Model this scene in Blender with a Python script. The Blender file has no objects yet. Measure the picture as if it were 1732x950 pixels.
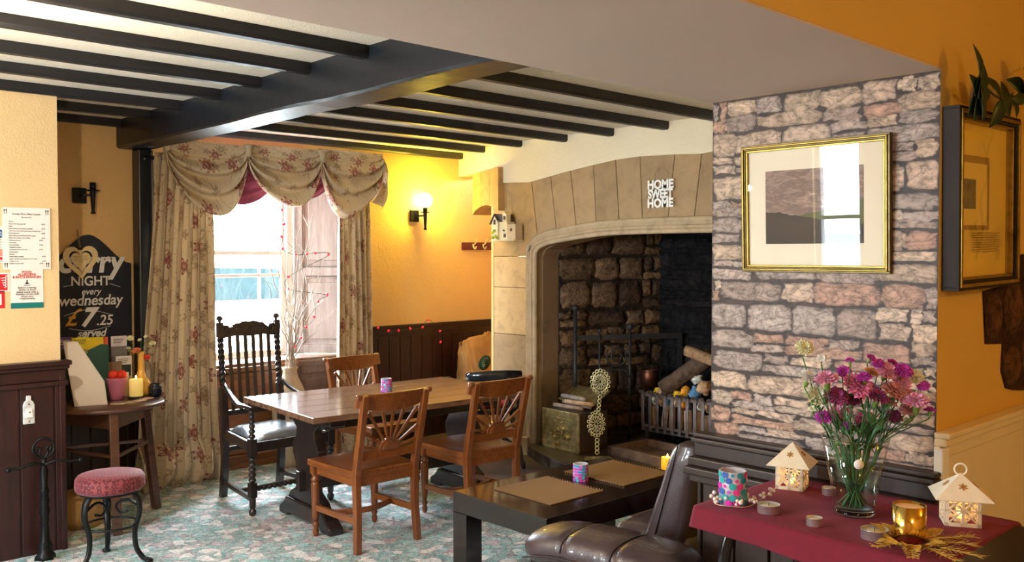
import bpy, bmesh, math, random
from math import sin, cos, pi, radians, sqrt, atan2
from mathutils import Vector, Matrix, noise
random.seed(7)
SC = bpy.context.scene
COL = SC.collection
# ------------------------------------------------------------------ camera
FPX = 1530.0
cam_d = bpy.data.cameras.new('camera'); cam = bpy.data.objects.new('camera', cam_d); COL.objects.link(cam)
cam_d.sensor_width = 36; cam_d.lens = FPX / 1732 * 36; cam_d.clip_start = 0.05
cam.location = (0, 0, 1.6)
cam.rotation_euler = (radians(90 - 1.685), 0, radians(46.935 - 90))
SC.camera = cam
# ------------------------------------------------------------------ light
SC.view_settings.view_transform = 'Standard'; SC.view_settings.look = 'None'
SC.view_settings.gamma = 1; SC.view_settings.use_curve_mapping = False
SC.view_settings.exposure = 0.36
W = bpy.data.worlds.new('sky'); SC.world = W; W.use_nodes = True
bg = W.node_tree.nodes['Background']
bg.inputs[0].default_value = (0.80, 0.92, 1.0, 1); bg.inputs[1].default_value = 62.0

def light(name, kind, loc, energy, color, rot=(0, 0, 0), **kw):
    d = bpy.data.lights.new(name, kind); d.energy = energy; d.color = color
    o = bpy.data.objects.new(name, d); COL.objects.link(o); o.location = loc; o.rotation_euler = rot
    for k, v in kw.items():
        if k == 'portal': d.cycles.is_portal = v
        else: setattr(d, k, v)
    return o
# portals sit in the window openings, one of them added, and only guide the sky light
light('portal_bay', 'AREA', (3.28, 6.78, 1.45), 1, (1, 1, 1), (radians(-90), 0, 0), shape='RECTANGLE', size=1.0, size_y=1.5, portal=True)
light('portal_side', 'AREA', (-2.45, 4.33, 1.6), 1, (1, 1, 1), (0, radians(-90), 0), shape='RECTANGLE', size=1.5, size_y=.5, portal=True)
light('portal_side_near', 'AREA', (-2.45, 2.9, 1.7), 1, (1, 1, 1), (0, radians(-90), 0), shape='RECTANGLE', size=.8, size_y=1.0, portal=True)
# warm lounge lamp out of frame, then two added fill lights without fixtures
light('lounge_lamp', 'POINT', (3.6, -0.9, 2.3), 20, (1.0, 0.56, 0.09), shadow_soft_size=0.12)
light('lounge_fill', 'POINT', (0.3, -1.2, 2.3), 48, (1.0, 0.80, 0.60), shadow_soft_size=0.25)  # added fill from behind the camera
light('dining_fill', 'POINT', (0.72, 3.35, 1.9), 50, (1.0, 0.84, 0.62), shadow_soft_size=0.018)  # added unseen fill that brightens the ceiling strips and alcove

# ------------------------------------------------------------------ materials
def lin(c): return tuple(((x / 255) / 12.92 if x / 255 <= .04045 else ((x / 255 + .055) / 1.055) ** 2.4) for x in c)
class NT:
    def __init__(s, name):
        s.m = bpy.data.materials.new(name); s.m.use_nodes = True; s.t = s.m.node_tree
        s.b = s.t.nodes['Principled BSDF']
    def n(s, typ, **kw):
        x = s.t.nodes.new(typ)
        for k, v in kw.items():
            if k.startswith('i_'):
                key = k[2:]; key = int(key) if key.isdigit() else key.replace('_', ' ')
                x.inputs[key].default_value = v
            else: setattr(x, k, v)
        return x
    def l(s, a, b): s.t.links.new(a, b)
    def math(s, op, a, b=None, c=None):
        x = s.t.nodes.new('ShaderNodeMath'); x.operation = op
        for i, v in enumerate((a, b, c)):
            if v is None: continue
            if isinstance(v, (int, float)): x.inputs[i].default_value = v
            else: s.l(v, x.inputs[i])
        return x.outputs[0]
    def mix(s, f, a, b, typ='MIX'):
        x = s.t.nodes.new('ShaderNodeMix'); x.data_type = 'RGBA'; x.blend_type = typ
        for v, inp in ((f, x.inputs[0]), (a, x.inputs[6]), (b, x.inputs[7])):
            if isinstance(v, (int, float)): inp.default_value = v
            elif isinstance(v, tuple): inp.default_value = v if len(v) == 4 else (*v, 1)
            else: s.l(v, inp)
        return x.outputs[2]
    def ramp(s, f, stops, interp='LINEAR'):
        x = s.t.nodes.new('ShaderNodeValToRGB'); x.color_ramp.interpolation = interp
        e = x.color_ramp.elements
        while len(e) < len(stops): e.new(0.5)
        for i, (p, c) in enumerate(stops):
            e[i].position = p; e[i].color = (*c, 1) if len(c) == 3 else c
        s.l(f, x.inputs[0]); return x.outputs[0]
    def coord(s, which='Object', scale=(1, 1, 1), rot=(0, 0, 0)):
        tc = s.t.nodes.new('ShaderNodeTexCoord'); mp = s.t.nodes.new('ShaderNodeMapping')
        mp.inputs['Scale'].default_value = scale; mp.inputs['Rotation'].default_value = rot
        s.l(tc.outputs[which], mp.inputs[0]); return mp.outputs[0]
    def noise(s, v, scale=5, detail=6, rough=.55, dist=0):
        x = s.t.nodes.new('ShaderNodeTexNoise'); x.inputs['Scale'].default_value = scale
        x.inputs['Detail'].default_value = detail; x.inputs['Roughness'].default_value = rough; x.inputs['Distortion'].default_value = dist
        s.l(v, x.inputs['Vector']); return x.outputs[0]
    def bump(s, h, strength=.3, dist=.01):
        x = s.t.nodes.new('ShaderNodeBump'); x.inputs['Strength'].default_value = strength; x.inputs['Distance'].default_value = dist
        s.l(h, x.inputs['Height']); s.l(x.outputs[0], s.b.inputs['Normal'])
    def set(s, **kw):
        for k, v in kw.items():
            k = k.replace('_', ' ')
            if k in s.b.inputs:
                if hasattr(v, 'links') or hasattr(v, 'is_linked'): s.l(v, s.b.inputs[k])
                else: s.b.inputs[k].default_value = (*v, 1) if isinstance(v, tuple) and len(v) == 3 else v
        return s

def plain(name, c, rough=.5, metal=0, var=.15, scale=8, bump=0, bscale=60, coat=0, **kw):
    t = NT(name); v = t.coord()
    n = t.noise(v, scale, 5)
    d = tuple(max(0, x * (1 - var)) for x in c); l = tuple(min(1, x * (1 + var)) for x in c)
    t.set(Base_Color=t.ramp(n, [(.3, d), (.7, l)]), Roughness=rough, Metallic=metal, Coat_Weight=coat, **kw)
    if bump: t.bump(t.noise(v, bscale, 5), bump, .004)
    return t.m
def wood(name, c1, c2, rough=.35, grain=(1, 14, 14), scale=3, coat=.0, bump=.15, **kw):
    t = NT(name); v = t.coord(scale=grain)
    n = t.noise(v, scale, 8, .6, .6); n2 = t.noise(v, scale * 5, 4, .6)
    f = t.math('ADD', t.math('MULTIPLY', n, .7), t.math('MULTIPLY', n2, .3))
    t.set(Base_Color=t.ramp(f, [(.32, c1), (.62, c2)]), Roughness=rough, Coat_Weight=coat, Coat_Roughness=.15, **kw)
    t.bump(f, bump, .003); return t.m
def glow(name, c, strength):
    t = NT(name); t.set(Base_Color=c, Emission_Color=c, Emission_Strength=strength, Roughness=.6); return t.m
def glass(name, c=(1, 1, 1), rough=0.0, ior=1.45):
    t = NT(name); t.set(Base_Color=c, Roughness=rough, IOR=ior, Transmission_Weight=1.0); return t.m
def thin_glass(name, c=(1, 1, 1)):
    m = bpy.data.materials.new(name); m.use_nodes = True; t = m.node_tree; t.nodes.clear()
    o = t.nodes.new('ShaderNodeOutputMaterial'); mx = t.nodes.new('ShaderNodeMixShader'); f = t.nodes.new('ShaderNodeLayerWeight')
    p = t.nodes.new('ShaderNodeMath'); p.operation = 'POWER'; p.inputs[1].default_value = 5.0; q = t.nodes.new('ShaderNodeMath'); q.operation = 'MULTIPLY_ADD'; q.inputs[1].default_value = .93; q.inputs[2].default_value = .04
    tr = t.nodes.new('ShaderNodeBsdfTransparent'); gl = t.nodes.new('ShaderNodeBsdfGlossy')
    tr.inputs[0].default_value = (*c, 1); gl.inputs['Roughness'].default_value = 0.01; f.inputs['Blend'].default_value = .5
    t.links.new(f.outputs['Facing'], p.inputs[0]); t.links.new(p.outputs[0], q.inputs[0]); t.links.new(q.outputs[0], mx.inputs[0])
    t.links.new(tr.outputs[0], mx.inputs[1]); t.links.new(gl.outputs[0], mx.inputs[2]); t.links.new(mx.outputs[0], o.inputs[0])
    return m
def plaster(name, c, swirl=6, strength=.5):
    t = NT(name); v = t.coord()
    n = t.noise(v, 1.2, 4); 
    t.set(Base_Color=t.ramp(n, [(.3, tuple(x * .93 for x in c)), (.7, c)]), Roughness=.75)
    a = t.noise(v, swirl * 3.5, 4, .6, 1.8); b = t.noise(v, 120, 3)
    t.bump(t.math('ADD', a, t.math('MULTIPLY', b, .25)), strength, .012); return t.m
def vcol(name, rough=.8, nscale=25, contrast=.5, bump=0., bd=.01, spec=.3, aniso=(1, 1, 1), gain=1.0, crag=0):
    t = NT(name); a = t.n('ShaderNodeVertexColor', layer_name='tint'); v = t.coord(scale=aniso)
    n = t.noise(v, nscale, 10, .65, .4)
    g = t.ramp(n, [(.28, ((1 - contrast) * gain,) * 3), (.5, (gain, gain, gain)), (.72, ((1 + contrast * .35) * gain,) * 3)])
    if crag:
        cr_ = t.math('ABSOLUTE', t.math('SUBTRACT', t.noise(v, crag, 5, .6, 1.2), .5)); g = t.mix(1.0, g, t.ramp(cr_, [(0, (.42, .40, .40)), (.035, (.85, .85, .85)), (.16, (1.12, 1.12, 1.12))]), 'MULTIPLY')
    t.set(Base_Color=t.mix(1.0, a.outputs[0], g, 'MULTIPLY'), Roughness=rough, Specular_IOR_Level=spec)
    if bump: t.bump(n, bump, bd)
    return t.m

PL_YEL = plaster('ochre_plaster', (.80, .52, .22)); PL_CREAM = plaster('cream_plaster', (.86, .76, .56), 12, .5)
PL_MENU = plaster('apricot_plaster', (.82, .58, .30), 14, .3)
PL_ROOM = plaster('warm_yellow_plaster', (.72, .45, .10), 3, .1)
PL_CEIL = plaster('white_ceiling_plaster', (.80, .75, .66), 20, .5)
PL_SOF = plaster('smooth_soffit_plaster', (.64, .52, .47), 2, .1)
BLACKWOOD = wood('black_stained_oak', (.003, .003, .005), (.012, .011, .014), .5, (1, 10, 10), 3, bump=.3)
BEAMW = plain('adzed_black_beam', (.006, .008, .012), .38, 0, .3, 4, .9, 14)
DADO = wood('mahogany_panel', (.016, .0045, .0042), (.040, .010, .009), .38, (12, 12, 1), 3)
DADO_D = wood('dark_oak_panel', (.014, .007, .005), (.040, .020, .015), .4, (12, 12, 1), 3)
APRON = wood('worn_brown_board', (.09, .035, .014), (.24, .10, .045), .35, (1, 8, 8), 2)
SHUT = wood('shutter_wood', (.20, .15, .14), (.36, .29, .27), .4, (12, 12, 1), 2)
WHITEP = plain('white_gloss_paint', (.85, .85, .83), .3, 0, .03)
CREAMP = plain('cream_gloss_paint', (.80, .68, .45), .35, 0, .04)
ORANGEW = wood('honey_beech', (.135, .036, .008), (.265, .082, .019), .3, (14, 14, 1.2), 2.2, .3)
ORANGEH = wood('honey_beech_flat', (.135, .036, .008), (.265, .082, .019), .3, (14, 1.5, 14), 2.2, .3)
TABTOP = wood('worn_table_top', (.055, .024, .014), (.27, .145, .085), .18, (1.2, 16, 10), 2.5, .4)
DARKW = wood('dark_turned_oak', (.010, .007, .008), (.032, .020, .018), .28, (10, 10, 1.5), 3, .3)
MIDW = wood('pub_table_wood', (.045, .018, .012), (.11, .045, .028), .3, (1.5, 12, 12), 3, .3)
ESP = wood('espresso_lacquer', (.006, .003, .003), (.018, .009, .007), .14, (1, 12, 12), 3, .5, .05)
LEATH = plain('dark_brown_leather', (.060, .036, .040), .26, 0, .25, 6, .35, 240, .35)
SEAMM = plain('leather_seam', (.022, .012, .012), .5)
IRON = plain('black_iron', (.012, .012, .014), .42, .6, .3, 20, .4, 90)
RUSTIRON = plain('weathered_iron', (.05, .05, .055), .55, .5, .4, 14, .5, 60)
CAST = plain('old_cast_iron', (.010, .011, .012), .4, .5, .4, 20, .6, 60)
STEEL = plain('basket_steel', (.30, .26, .27), .35, .85, .35, 14, .2, 60)
BRASS = plain('aged_brass', (.46, .38, .18), .38, .75, .4, 30, .5, 90)
BRASSP = plain('bright_brass', (.92, .84, .55), .32, .7, .2, 30)
GOLD = plain('polished_gold', (.90, .64, .18), .12, 1, .06, 6)
GOLDF = plain('gilt_frame', (.34, .23, .045), .34, .8, .25, 30)
GILTD = plain('dark_gilt', (.10, .065, .02), .35, .6, .3, 30)
COPPER = plain('dull_copper', (.14, .05, .03), .4, .8, .3, 10)
ALU = plain('tealight_tin', (.80, .80, .80), .28, .85, .05)
WAXW = plain('white_wax', (.88, .80, .62), .5, 0, .05, Subsurface_Weight=.0)
WAXY = plain('yellow_wax', (.95, .55, .03), .5, 0, .05, Emission_Color=(1, .45, .02, 1), Emission_Strength=.35)
WAXC = plain('lit_cream_wax', (.92, .78, .42), .5, 0, .05, Emission_Color=(1, .65, .10, 1), Emission_Strength=.25)
FLAME = glow('flame', (1, .62, .12), 22)
BULB = glow('lit_globe', (1.0, .80, .28), 30)
WINLED = glow('candle_light', (1.0, .60, .12), 6)
REDB = plain('red_bulb', (.85, .02, .05), .3, 0, .05, Emission_Color=(1, .02, .05, 1), Emission_Strength=.5)
GREENC = plain('dark_green_cord', (.02, .05, .03), .5)
TWIG = plain('pale_willow', (.50, .42, .36), .6, 0, .2, 30)
PAPER = plain('white_paper', (.86, .80, .76), .6, 0, .02)
INK = plain('black_ink', (.03, .03, .03), .6, 0, .02)
INKR = plain('red_ink', (.55, .02, .02), .6, 0, .02)
SIGNR = plain('red_sign', (.62, .015, .03), .4, 0, .03)
TEALP = plain('teal_print', (.0, .17, .16), .5, 0, .03)
BLUEP = plain('blue_print', (.02, .12, .40), .5, 0, .03)
CHALKB = plain('chalk_board', (.008, .011, .024), .6, 0, .3, 5)
CHALK = plain('white_chalk_pen', (.86, .84, .84), .7, 0, .05)
CHALKO = plain('orange_chalk_pen', (.85, .42, .06), .7, 0, .05)
SIGNW = plain('white_sign_wood', (.90, .90, .88), .5, 0, .03)
HEARTM = plain('cream_heart_card', (.86, .68, .36), .55, 0, .05)
ROPE = plain('twine', (.40, .28, .14), .8)
CLOTH = plain('burgundy_cloth', (.165, .003, .020), .85, 0, .1, 40, .35, 900, Sheen_Weight=.06, Sheen_Tint=(1, .3, .5, 1))
LANT = plain('cream_card', (.86, .74, .55), .55, 0, .04, 30)
GLASSM = glass('clear_glass'); WATER = glass('water', (.85, 1, .95), 0, 1.33); PANE = thin_glass('window_pane')
FROST = plain('frosted_inner_glass', (.85, .80, .90), .3, 0, .03, Transmission_Weight=.4)
TILE = vcol('mosaic_tiles', .15, 30, .08, spec=.6)
STEM = plain('flower_stem', (.035, .13, .035), .45, 0, .3, 20)
CALYX = plain('flower_calyx', (.16, .26, .05), .5, 0, .2, 20)
LEAF = plain('ivy_leaf', (.012, .035, .012), .4, 0, .4, 20)
PINKP = plain('pink_bucket_enamel', (.70, .24, .42), .3, 0, .05)
ORYEL = plain('ochre_glaze', (.82, .47, .09), .2, 0, .06, coat=.4)
BEIGEG = plain('sand_glaze', (.52, .40, .26), .5, 0, .15)
NAVYG = plain('black_glass_jar', (.006, .008, .02), .12, 0, .1)
KRAFT = plain('kraft_paper', (.46, .25, .10), .7, 0, .2, 9, .9, 9)
GREENL = plain('dark_green_print', (.006, .07, .045), .5, 0, .05)
REDV = plain('red_seat_vinyl', (.45, .01, .03), .4, 0, .1)
BLUEL = plain('grey_leather_seat', (.10, .11, .13), .25, 0, .2, 8, .3, 80)
LOGW = wood('split_log', (.16, .07, .03), (.45, .28, .15), .8, (2, 9, 9), 4, bump=.8)
BARK = plain('log_bark', (.09, .055, .035), .9, 0, .6, 22, 1, 40)
SOOT = plain('soot', (.006, .006, .007), .9, 0, .4, 5, .8, 20)
LEDGEST = plain('hearth_slab', (.05, .038, .033), .5, 0, .5, 5, .6, 14)
MATW = None
def m_carpet():
    t = NT('patterned_carpet'); v = t.coord()
    w = t.n('ShaderNodeTexNoise', i_Scale=17.0, i_Detail=5.0); t.l(v, w.inputs['Vector'])
    va = t.n('ShaderNodeVectorMath', operation='MULTIPLY_ADD'); t.l(w.outputs['Color'], va.inputs[0]); va.inputs[1].default_value = (.085, .085, 0); t.l(v, va.inputs[2])
    A = t.n('ShaderNodeTexVoronoi', i_Scale=15.0, i_Randomness=.8); t.l(va.outputs[0], A.inputs['Vector'])
    B = t.n('ShaderNodeTexVoronoi', i_Scale=60.0); t.l(va.outputs[0], B.inputs['Vector'])
    E = t.n('ShaderNodeTexVoronoi', i_Scale=15.0, i_Randomness=.8, feature='DISTANCE_TO_EDGE'); t.l(va.outputs[0], E.inputs['Vector'])
    sa = t.n('ShaderNodeSeparateColor'); t.l(A.outputs['Color'], sa.inputs[0]); sb = t.n('ShaderNodeSeparateColor'); t.l(B.outputs['Color'], sb.inputs[0])
    teal = (.0, .24, .235); cream = (.90, .88, .86); pink = (.62, .22, .28); dark = (.05, .055, .06); pale = (.16, .56, .56); lil = (.42, .26, .32)
    ca = t.ramp(sa.outputs[0], [(0, teal), (.30, cream), (.52, pale), (.68, teal), (.84, lil), (.93, dark)], 'CONSTANT')
    cb = t.ramp(sb.outputs[0], [(0, cream), (.26, teal), (.44, pink), (.56, pale), (.72, dark), (.82, cream), (.92, teal)], 'CONSTANT')
    rings = t.math('GREATER_THAN', t.math('SINE', t.math('MULTIPLY', A.outputs['Distance'], 260.0)), .1)
    c = t.mix(t.math('MULTIPLY', rings, .75), ca, cb)
    edge = t.math('LESS_THAN', E.outputs['Distance'], .022)
    c = t.mix(t.math('MULTIPLY', edge, .8), c, (.05, .04, .045))
    m2 = t.math('LESS_THAN', t.math('ABSOLUTE', t.math('SUBTRACT', t.noise(v, 30, 2, .5, 2.5), .5)), .018); c = t.mix(m2, c, t.mix(sb.outputs[1], (.55, .12, .18), (.92, .90, .88)))
    t.set(Base_Color=c, Roughness=.62, Sheen_Weight=.35, Specular_IOR_Level=.35)
    t.bump(t.noise(v, 400, 2), .4, .004); return t.m
CARPET = m_carpet()
def m_fabric(name, base=(.74, .61, .43), motif=(.26, .025, .04), line=(.30, .20, .12), sc=6.5):
    t = NT(name); tc = t.n('ShaderNodeTexCoord'); uv = tc.outputs['UV']
    def flowers(scale, R, lobes, width, off):
        ad = t.n('ShaderNodeVectorMath', operation='ADD'); t.l(uv, ad.inputs[0]); ad.inputs[1].default_value = (off, off * 1.7, 0)
        V = t.n('ShaderNodeTexVoronoi', voronoi_dimensions='2D', i_Scale=scale, i_Randomness=.85); t.l(ad.outputs[0], V.inputs['Vector'])
        sub = t.n('ShaderNodeVectorMath', operation='SUBTRACT'); t.l(ad.outputs[0], sub.inputs[0]); t.l(V.outputs['Position'], sub.inputs[1])
        sp = t.n('ShaderNodeSeparateXYZ'); t.l(sub.outputs[0], sp.inputs[0])
        ln = t.n('ShaderNodeVectorMath', operation='LENGTH'); t.l(sub.outputs[0], ln.inputs[0]); r = ln.outputs['Value']
        an = t.math('ARCTAN2', sp.outputs[1], sp.outputs[0])
        pet = t.math('MULTIPLY', t.math('ADD', t.math('MULTIPLY', t.math('COSINE', t.math('MULTIPLY', an, lobes)), .30), .70), R)
        a = t.math('LESS_THAN', t.math('ABSOLUTE', t.math('SUBTRACT', r, pet)), width)
        b = t.math('LESS_THAN', t.math('ABSOLUTE', t.math('SUBTRACT', r, t.math('MULTIPLY', pet, .5))), width * .8)
        c = t.math('MAXIMUM', a, b); sc_ = t.n('ShaderNodeSeparateColor'); t.l(V.outputs['Color'], sc_.inputs[0])
        return c, sc_.outputs[0], t.math('LESS_THAN', r, t.math('MULTIPLY', pet, .8))
    f1, r1, in1 = flowers(sc * .62, .055, 7.0, .007, 0.0)
    f2, r2, in2 = flowers(sc * .95, .034, 5.0, .005, 3.37)
    k = t.noise(uv, 5.0, 2, .5, 1.5)
    vine = t.math('LESS_THAN', t.math('ABSOLUTE', t.math('SUBTRACT', k, .5)), .009)
    n = t.noise(t.coord('UV', (1, 1, 1)), 260, 2)
    c = t.mix(n, tuple(x * .86 for x in base), base)
    c = t.mix(t.math('MULTIPLY', vine, .55), c, line)
    c = t.mix(t.math('MULTIPLY', in2, .30), c, line); c = t.mix(t.math('MULTIPLY', f2, .7), c, line)
    c = t.mix(t.math('MULTIPLY', t.math('MULTIPLY', in1, .30), t.math('GREATER_THAN', r1, .35)), c, motif)
    c = t.mix(t.math('MULTIPLY', f1, .85), c, t.mix(t.math('GREATER_THAN', r1, .45), line, motif))
    t.set(Base_Color=c, Roughness=.8, Specular_IOR_Level=.2); t.bump(n, .2, .002)
    # a little daylight comes through the cloth
    tr = t.n('ShaderNodeBsdfTranslucent'); t.l(c, tr.inputs[0]); mx = t.n('ShaderNodeMixShader'); mx.inputs[0].default_value = .16
    o = t.t.nodes['Material Output']; t.l(t.b.outputs[0], mx.inputs[1]); t.l(tr.outputs[0], mx.inputs[2]); t.l(mx.outputs[0], o.inputs[0])
    return t.m
CURT = m_fabric('floral_linen')
LINING = plain('plum_lining', (.24, .03, .09), .6, 0, .15, 30)
def m_redpat():
    t = NT('red_moquette'); v = t.coord()
    V = t.n('ShaderNodeTexVoronoi', i_Scale=42.0, i_Randomness=.25); t.l(v, V.inputs['Vector'])
    r = t.math('GREATER_THAN', t.math('SINE', t.math('MULTIPLY', V.outputs['Distance'], 13.0)), .35)
    t.set(Base_Color=t.mix(r, (.09, .003, .010), (.24, .04, .045)), Roughness=.7, Sheen_Weight=.3, Sheen_Tint=(1, .6, .7, 1)); return t.m
MOQ = m_redpat()
def m_weave():
    t = NT('woven_seagrass'); v = t.coord(scale=(1, 1, 1))
    w = t.n('ShaderNodeTexWave', wave_type='BANDS', bands_direction='X', i_Scale=28.0, i_Distortion=1.0); t.l(v, w.inputs[0])
    w2 = t.n('ShaderNodeTexWave', wave_type='BANDS', bands_direction='Y', i_Scale=40.0, i_Distortion=1.0); t.l(v, w2.inputs[0])
    f = t.math('MULTIPLY', w.outputs['Fac'], w2.outputs['Fac'])
    t.set(Base_Color=t.ramp(f, [(.05, (.13, .06, .02)), (.6, (.55, .29, .10))]), Roughness=.5); t.bump(f, .8, .004); return t.m
MATW = m_weave()
STONEM = vcol('wallpaper_print', .5, 30, .75, 0, .01, .35, (1, 1, 1.9), 1.0, 11)
RUB = vcol('rubble_stone', .85, 16, .7, .8, .02, .2, (1, 1, 1), 1.0, 9)
ASH = vcol('dressed_sandstone', .8, 9, .3, .35, .008, .2)

# ------------------------------------------------------------------ mesh helpers
class B:
    def __init__(s): s.bm = bmesh.new(); s.tint = s.bm.loops.layers.float_color.new('tint'); s.uv = s.bm.loops.layers.uv.new('uv')
    def face(s, vs, col=None, uvs=None, smooth=False):
        try: f = s.bm.faces.new(vs)
        except ValueError: return None
        f.smooth = smooth
        if col is not None:
            for i, lp in enumerate(f.loops): lp[s.tint] = (*(col[i] if isinstance(col[0], (tuple, list)) else col), 1)
        if uvs:
            for i, lp in enumerate(f.loops): lp[s.uv].uv = uvs[i]
        return f
    def V(s, p): return s.bm.verts.new(p)
    def box(s, c, d, rot=None, col=None, taper=1.0):
        M_ = (rot if isinstance(rot, Matrix) else Matrix.Rotation(rot or 0, 3, 'Z'))
        vs = []
        for z in (-1, 1):
            k = taper if z > 0 else 1
            for x, y in ((-1, -1), (1, -1), (1, 1), (-1, 1)):
                vs.append(s.V(Vector(c) + M_ @ Vector((x * d[0] / 2 * k, y * d[1] / 2 * k, z * d[2] / 2))))
        for f in ((3, 2, 1, 0), (4, 5, 6, 7), (0, 1, 5, 4), (1, 2, 6, 5), (2, 3, 7, 6), (3, 0, 4, 7)):
            s.face([vs[i] for i in f], col)
        return s
    def bx(s, x0, x1, y0, y1, z0, z1, col=None): return s.box(((x0 + x1) / 2, (y0 + y1) / 2, (z0 + z1) / 2), (abs(x1 - x0), abs(y1 - y0), abs(z1 - z0)), None, col)
    def strip(s, path, w, d, up=(0, 0, 1), closed=False, col=None, round_=False, smooth=False):
        """sweep a w (sideways) x d (along up) section along path; w,d scalars or lists"""
        path = [Vector(p) for p in path]; n = len(path); rings = []
        for i, p in enumerate(path):
            if closed: t = path[(i + 1) % n] - path[i - 1]
            else: t = path[min(i + 1, n - 1)] - path[max(i - 1, 0)]
            t.normalize(); u = Vector(up); sd = t.cross(u)
            if sd.length < 1e-4: sd = t.cross(Vector((1, 0, .01)))
            sd.normalize(); u2 = sd.cross(t).normalized()
            ww = w[i] if isinstance(w, (list, tuple)) else w; dd = d[i] if isinstance(d, (list, tuple)) else d
            if round_:
                ring = [s.V(p + sd * ww / 2 * cos(a * pi / 4 + pi / 8) + u2 * dd / 2 * sin(a * pi / 4 + pi / 8)) for a in range(8)]
            else: ring = [s.V(p + sd * a * ww / 2 + u2 * b * dd / 2) for a, b in ((-1, -1), (1, -1), (1, 1), (-1, 1))]
            rings.append(ring)
        s._skin(rings, closed, col, smooth or round_); return s
    def _skin(s, rings, closed, col, smooth, caps=True):
        n = len(rings); m = len(rings[0])
        for i in range(n if closed else n - 1):
            a, b = rings[i], rings[(i + 1) % n]
            for j in range(m): s.face([a[j], a[(j + 1) % m], b[(j + 1) % m], b[j]], col, None, smooth)
        if not closed and caps: s.face(rings[0][::-1], col); s.face(rings[-1], col)
    def tube(s, path, r, seg=8, closed=False, col=None):
        path = [Vector(p) for p in path]; n = len(path); rings = []
        t0 = (path[1] - path[0]).normalized(); nx = t0.orthogonal().normalized()
        for i, p in enumerate(path):
            if closed: t = path[(i + 1) % n] - path[i - 1]
            else: t = path[min(i + 1, n - 1)] - path[max(i - 1, 0)]
            if t.length < 1e-9: t = t0.copy()
            t.normalize(); nx = (nx - t * nx.dot(t))
            if nx.length < 1e-5: nx = t.orthogonal()
            nx.normalize(); ny = t.cross(nx); rr = r[i] if isinstance(r, (list, tuple)) else r
            rings.append([s.V(p + nx * rr * cos(2 * pi * a / seg) + ny * rr * sin(2 * pi * a / seg)) for a in range(seg)])
        s._skin(rings, closed, col, True); return s
    def lathe(s, prof, c=(0, 0, 0), seg=20, axis=None, col=None, flute=0, smooth=True, cap=True):
        """prof list of (r,z). axis: Matrix 3x3 to orient z"""
        A = axis or Matrix.Identity(3); c = Vector(c); rings = []
        for r, z in prof:
            r = max(r, .0002)
            rings.append([s.V(c + A @ Vector((r * (1 - (flute if a % 2 else 0)) * cos(2 * pi * a / seg), r * (1 - (flute if a % 2 else 0)) * sin(2 * pi * a / seg), z))) for a in range(seg)])
        s._skin(rings, False, col, smooth, cap); return s
    def ball(s, c, r, seg=10, sq=(1, 1, 1), col=None):
        prof = [(sin(pi * i / (seg // 2 + 1)) * r * sq[0], -cos(pi * i / (seg // 2 + 1)) * r * sq[2]) for i in range(seg // 2 + 2)]
        return s.lathe(prof, c, seg, None, col)
    def prism(s, pts, O_, U_, V_, N_, t, col=None):
        """polygon pts (u,v) in plane O,U,V extruded by t along N"""
        O_, U_, V_, N_ = map(Vector, (O_, U_, V_, N_))
        a = [s.V(O_ + U_ * p[0] + V_ * p[1]) for p in pts]; b = [s.V(O_ + U_ * p[0] + V_ * p[1] + N_ * t) for p in pts]
        n = len(pts); s.face(a[::-1], col); s.face(b, col)
        for i in range(n): s.face([a[i], a[(i + 1) % n], b[(i + 1) % n], b[i]], col)
        return s
    def grid(s, f, nu, nv, W_=1, H_=1, closed_u=False, col=None):
        P = [[s.V(f(i / nu, j / nv)) for j in range(nv + 1)] for i in range(nu + (0 if closed_u else 1))]
        m = len(P)
        for i in range(nu):
            for j in range(nv):
                a, b = i % m, (i + 1) % m
                s.face([P[a][j], P[b][j], P[b][j + 1], P[a][j + 1]], col, [(i / nu * W_, j / nv * H_), ((i + 1) / nu * W_, j / nv * H_), ((i + 1) / nu * W_, (j + 1) / nv * H_), (i / nu * W_, (j + 1) / nv * H_)], True)
        return s
    def obj(s, name, mat, parent=None, bevel=0, solid=0, sub=0, sharp=None, seg=2):
        bmesh.ops.recalc_face_normals(s.bm, faces=s.bm.faces) if not solid and not getattr(s, 'keep', 0) else None
        me = bpy.data.meshes.new(name); s.bm.to_mesh(me); s.bm.free()
        for m in (mat if isinstance(mat, (list, tuple)) else [mat]): me.materials.append(m)
        o = bpy.data.objects.new(name, me); COL.objects.link(o)
        if parent: o.parent = parent
        if solid: md = o.modifiers.new('s', 'SOLIDIFY'); md.thickness = solid; md.offset = 0
        if bevel: md = o.modifiers.new('b', 'BEVEL'); md.width = bevel; md.segments = seg; md.limit_method = 'ANGLE'; md.angle_limit = radians(35)
        if sub: md = o.modifiers.new('d', 'SUBSURF'); md.levels = sub; md.render_levels = sub
        return o
RX = lambda a: Matrix.Rotation(a, 3, 'X')
RY = lambda a: Matrix.Rotation(a, 3, 'Y')
RZ = lambda a: Matrix.Rotation(a, 3, 'Z')
def tag(o, label, cat, group=None, kind=None):
    if label: o['label'] = label
    if cat: o['category'] = cat
    if group: o['group'] = group
    if kind: o['kind'] = kind
    return o
def thing(name, label, cat, loc=(0, 0, 0), rz=0, group=None, rot=None):
    o = bpy.data.objects.new(name, None); COL.objects.link(o); o.empty_display_size = .05
    o.location = loc; o.rotation_euler = rot or (0, 0, rz); return tag(o, label, cat, group)
def struct(name, b, m, label=None, **kw):
    o = b.obj(name, m, **kw); o['kind'] = 'structure'
    if label: o['label'] = label
    return o
KIDS = {}
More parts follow.
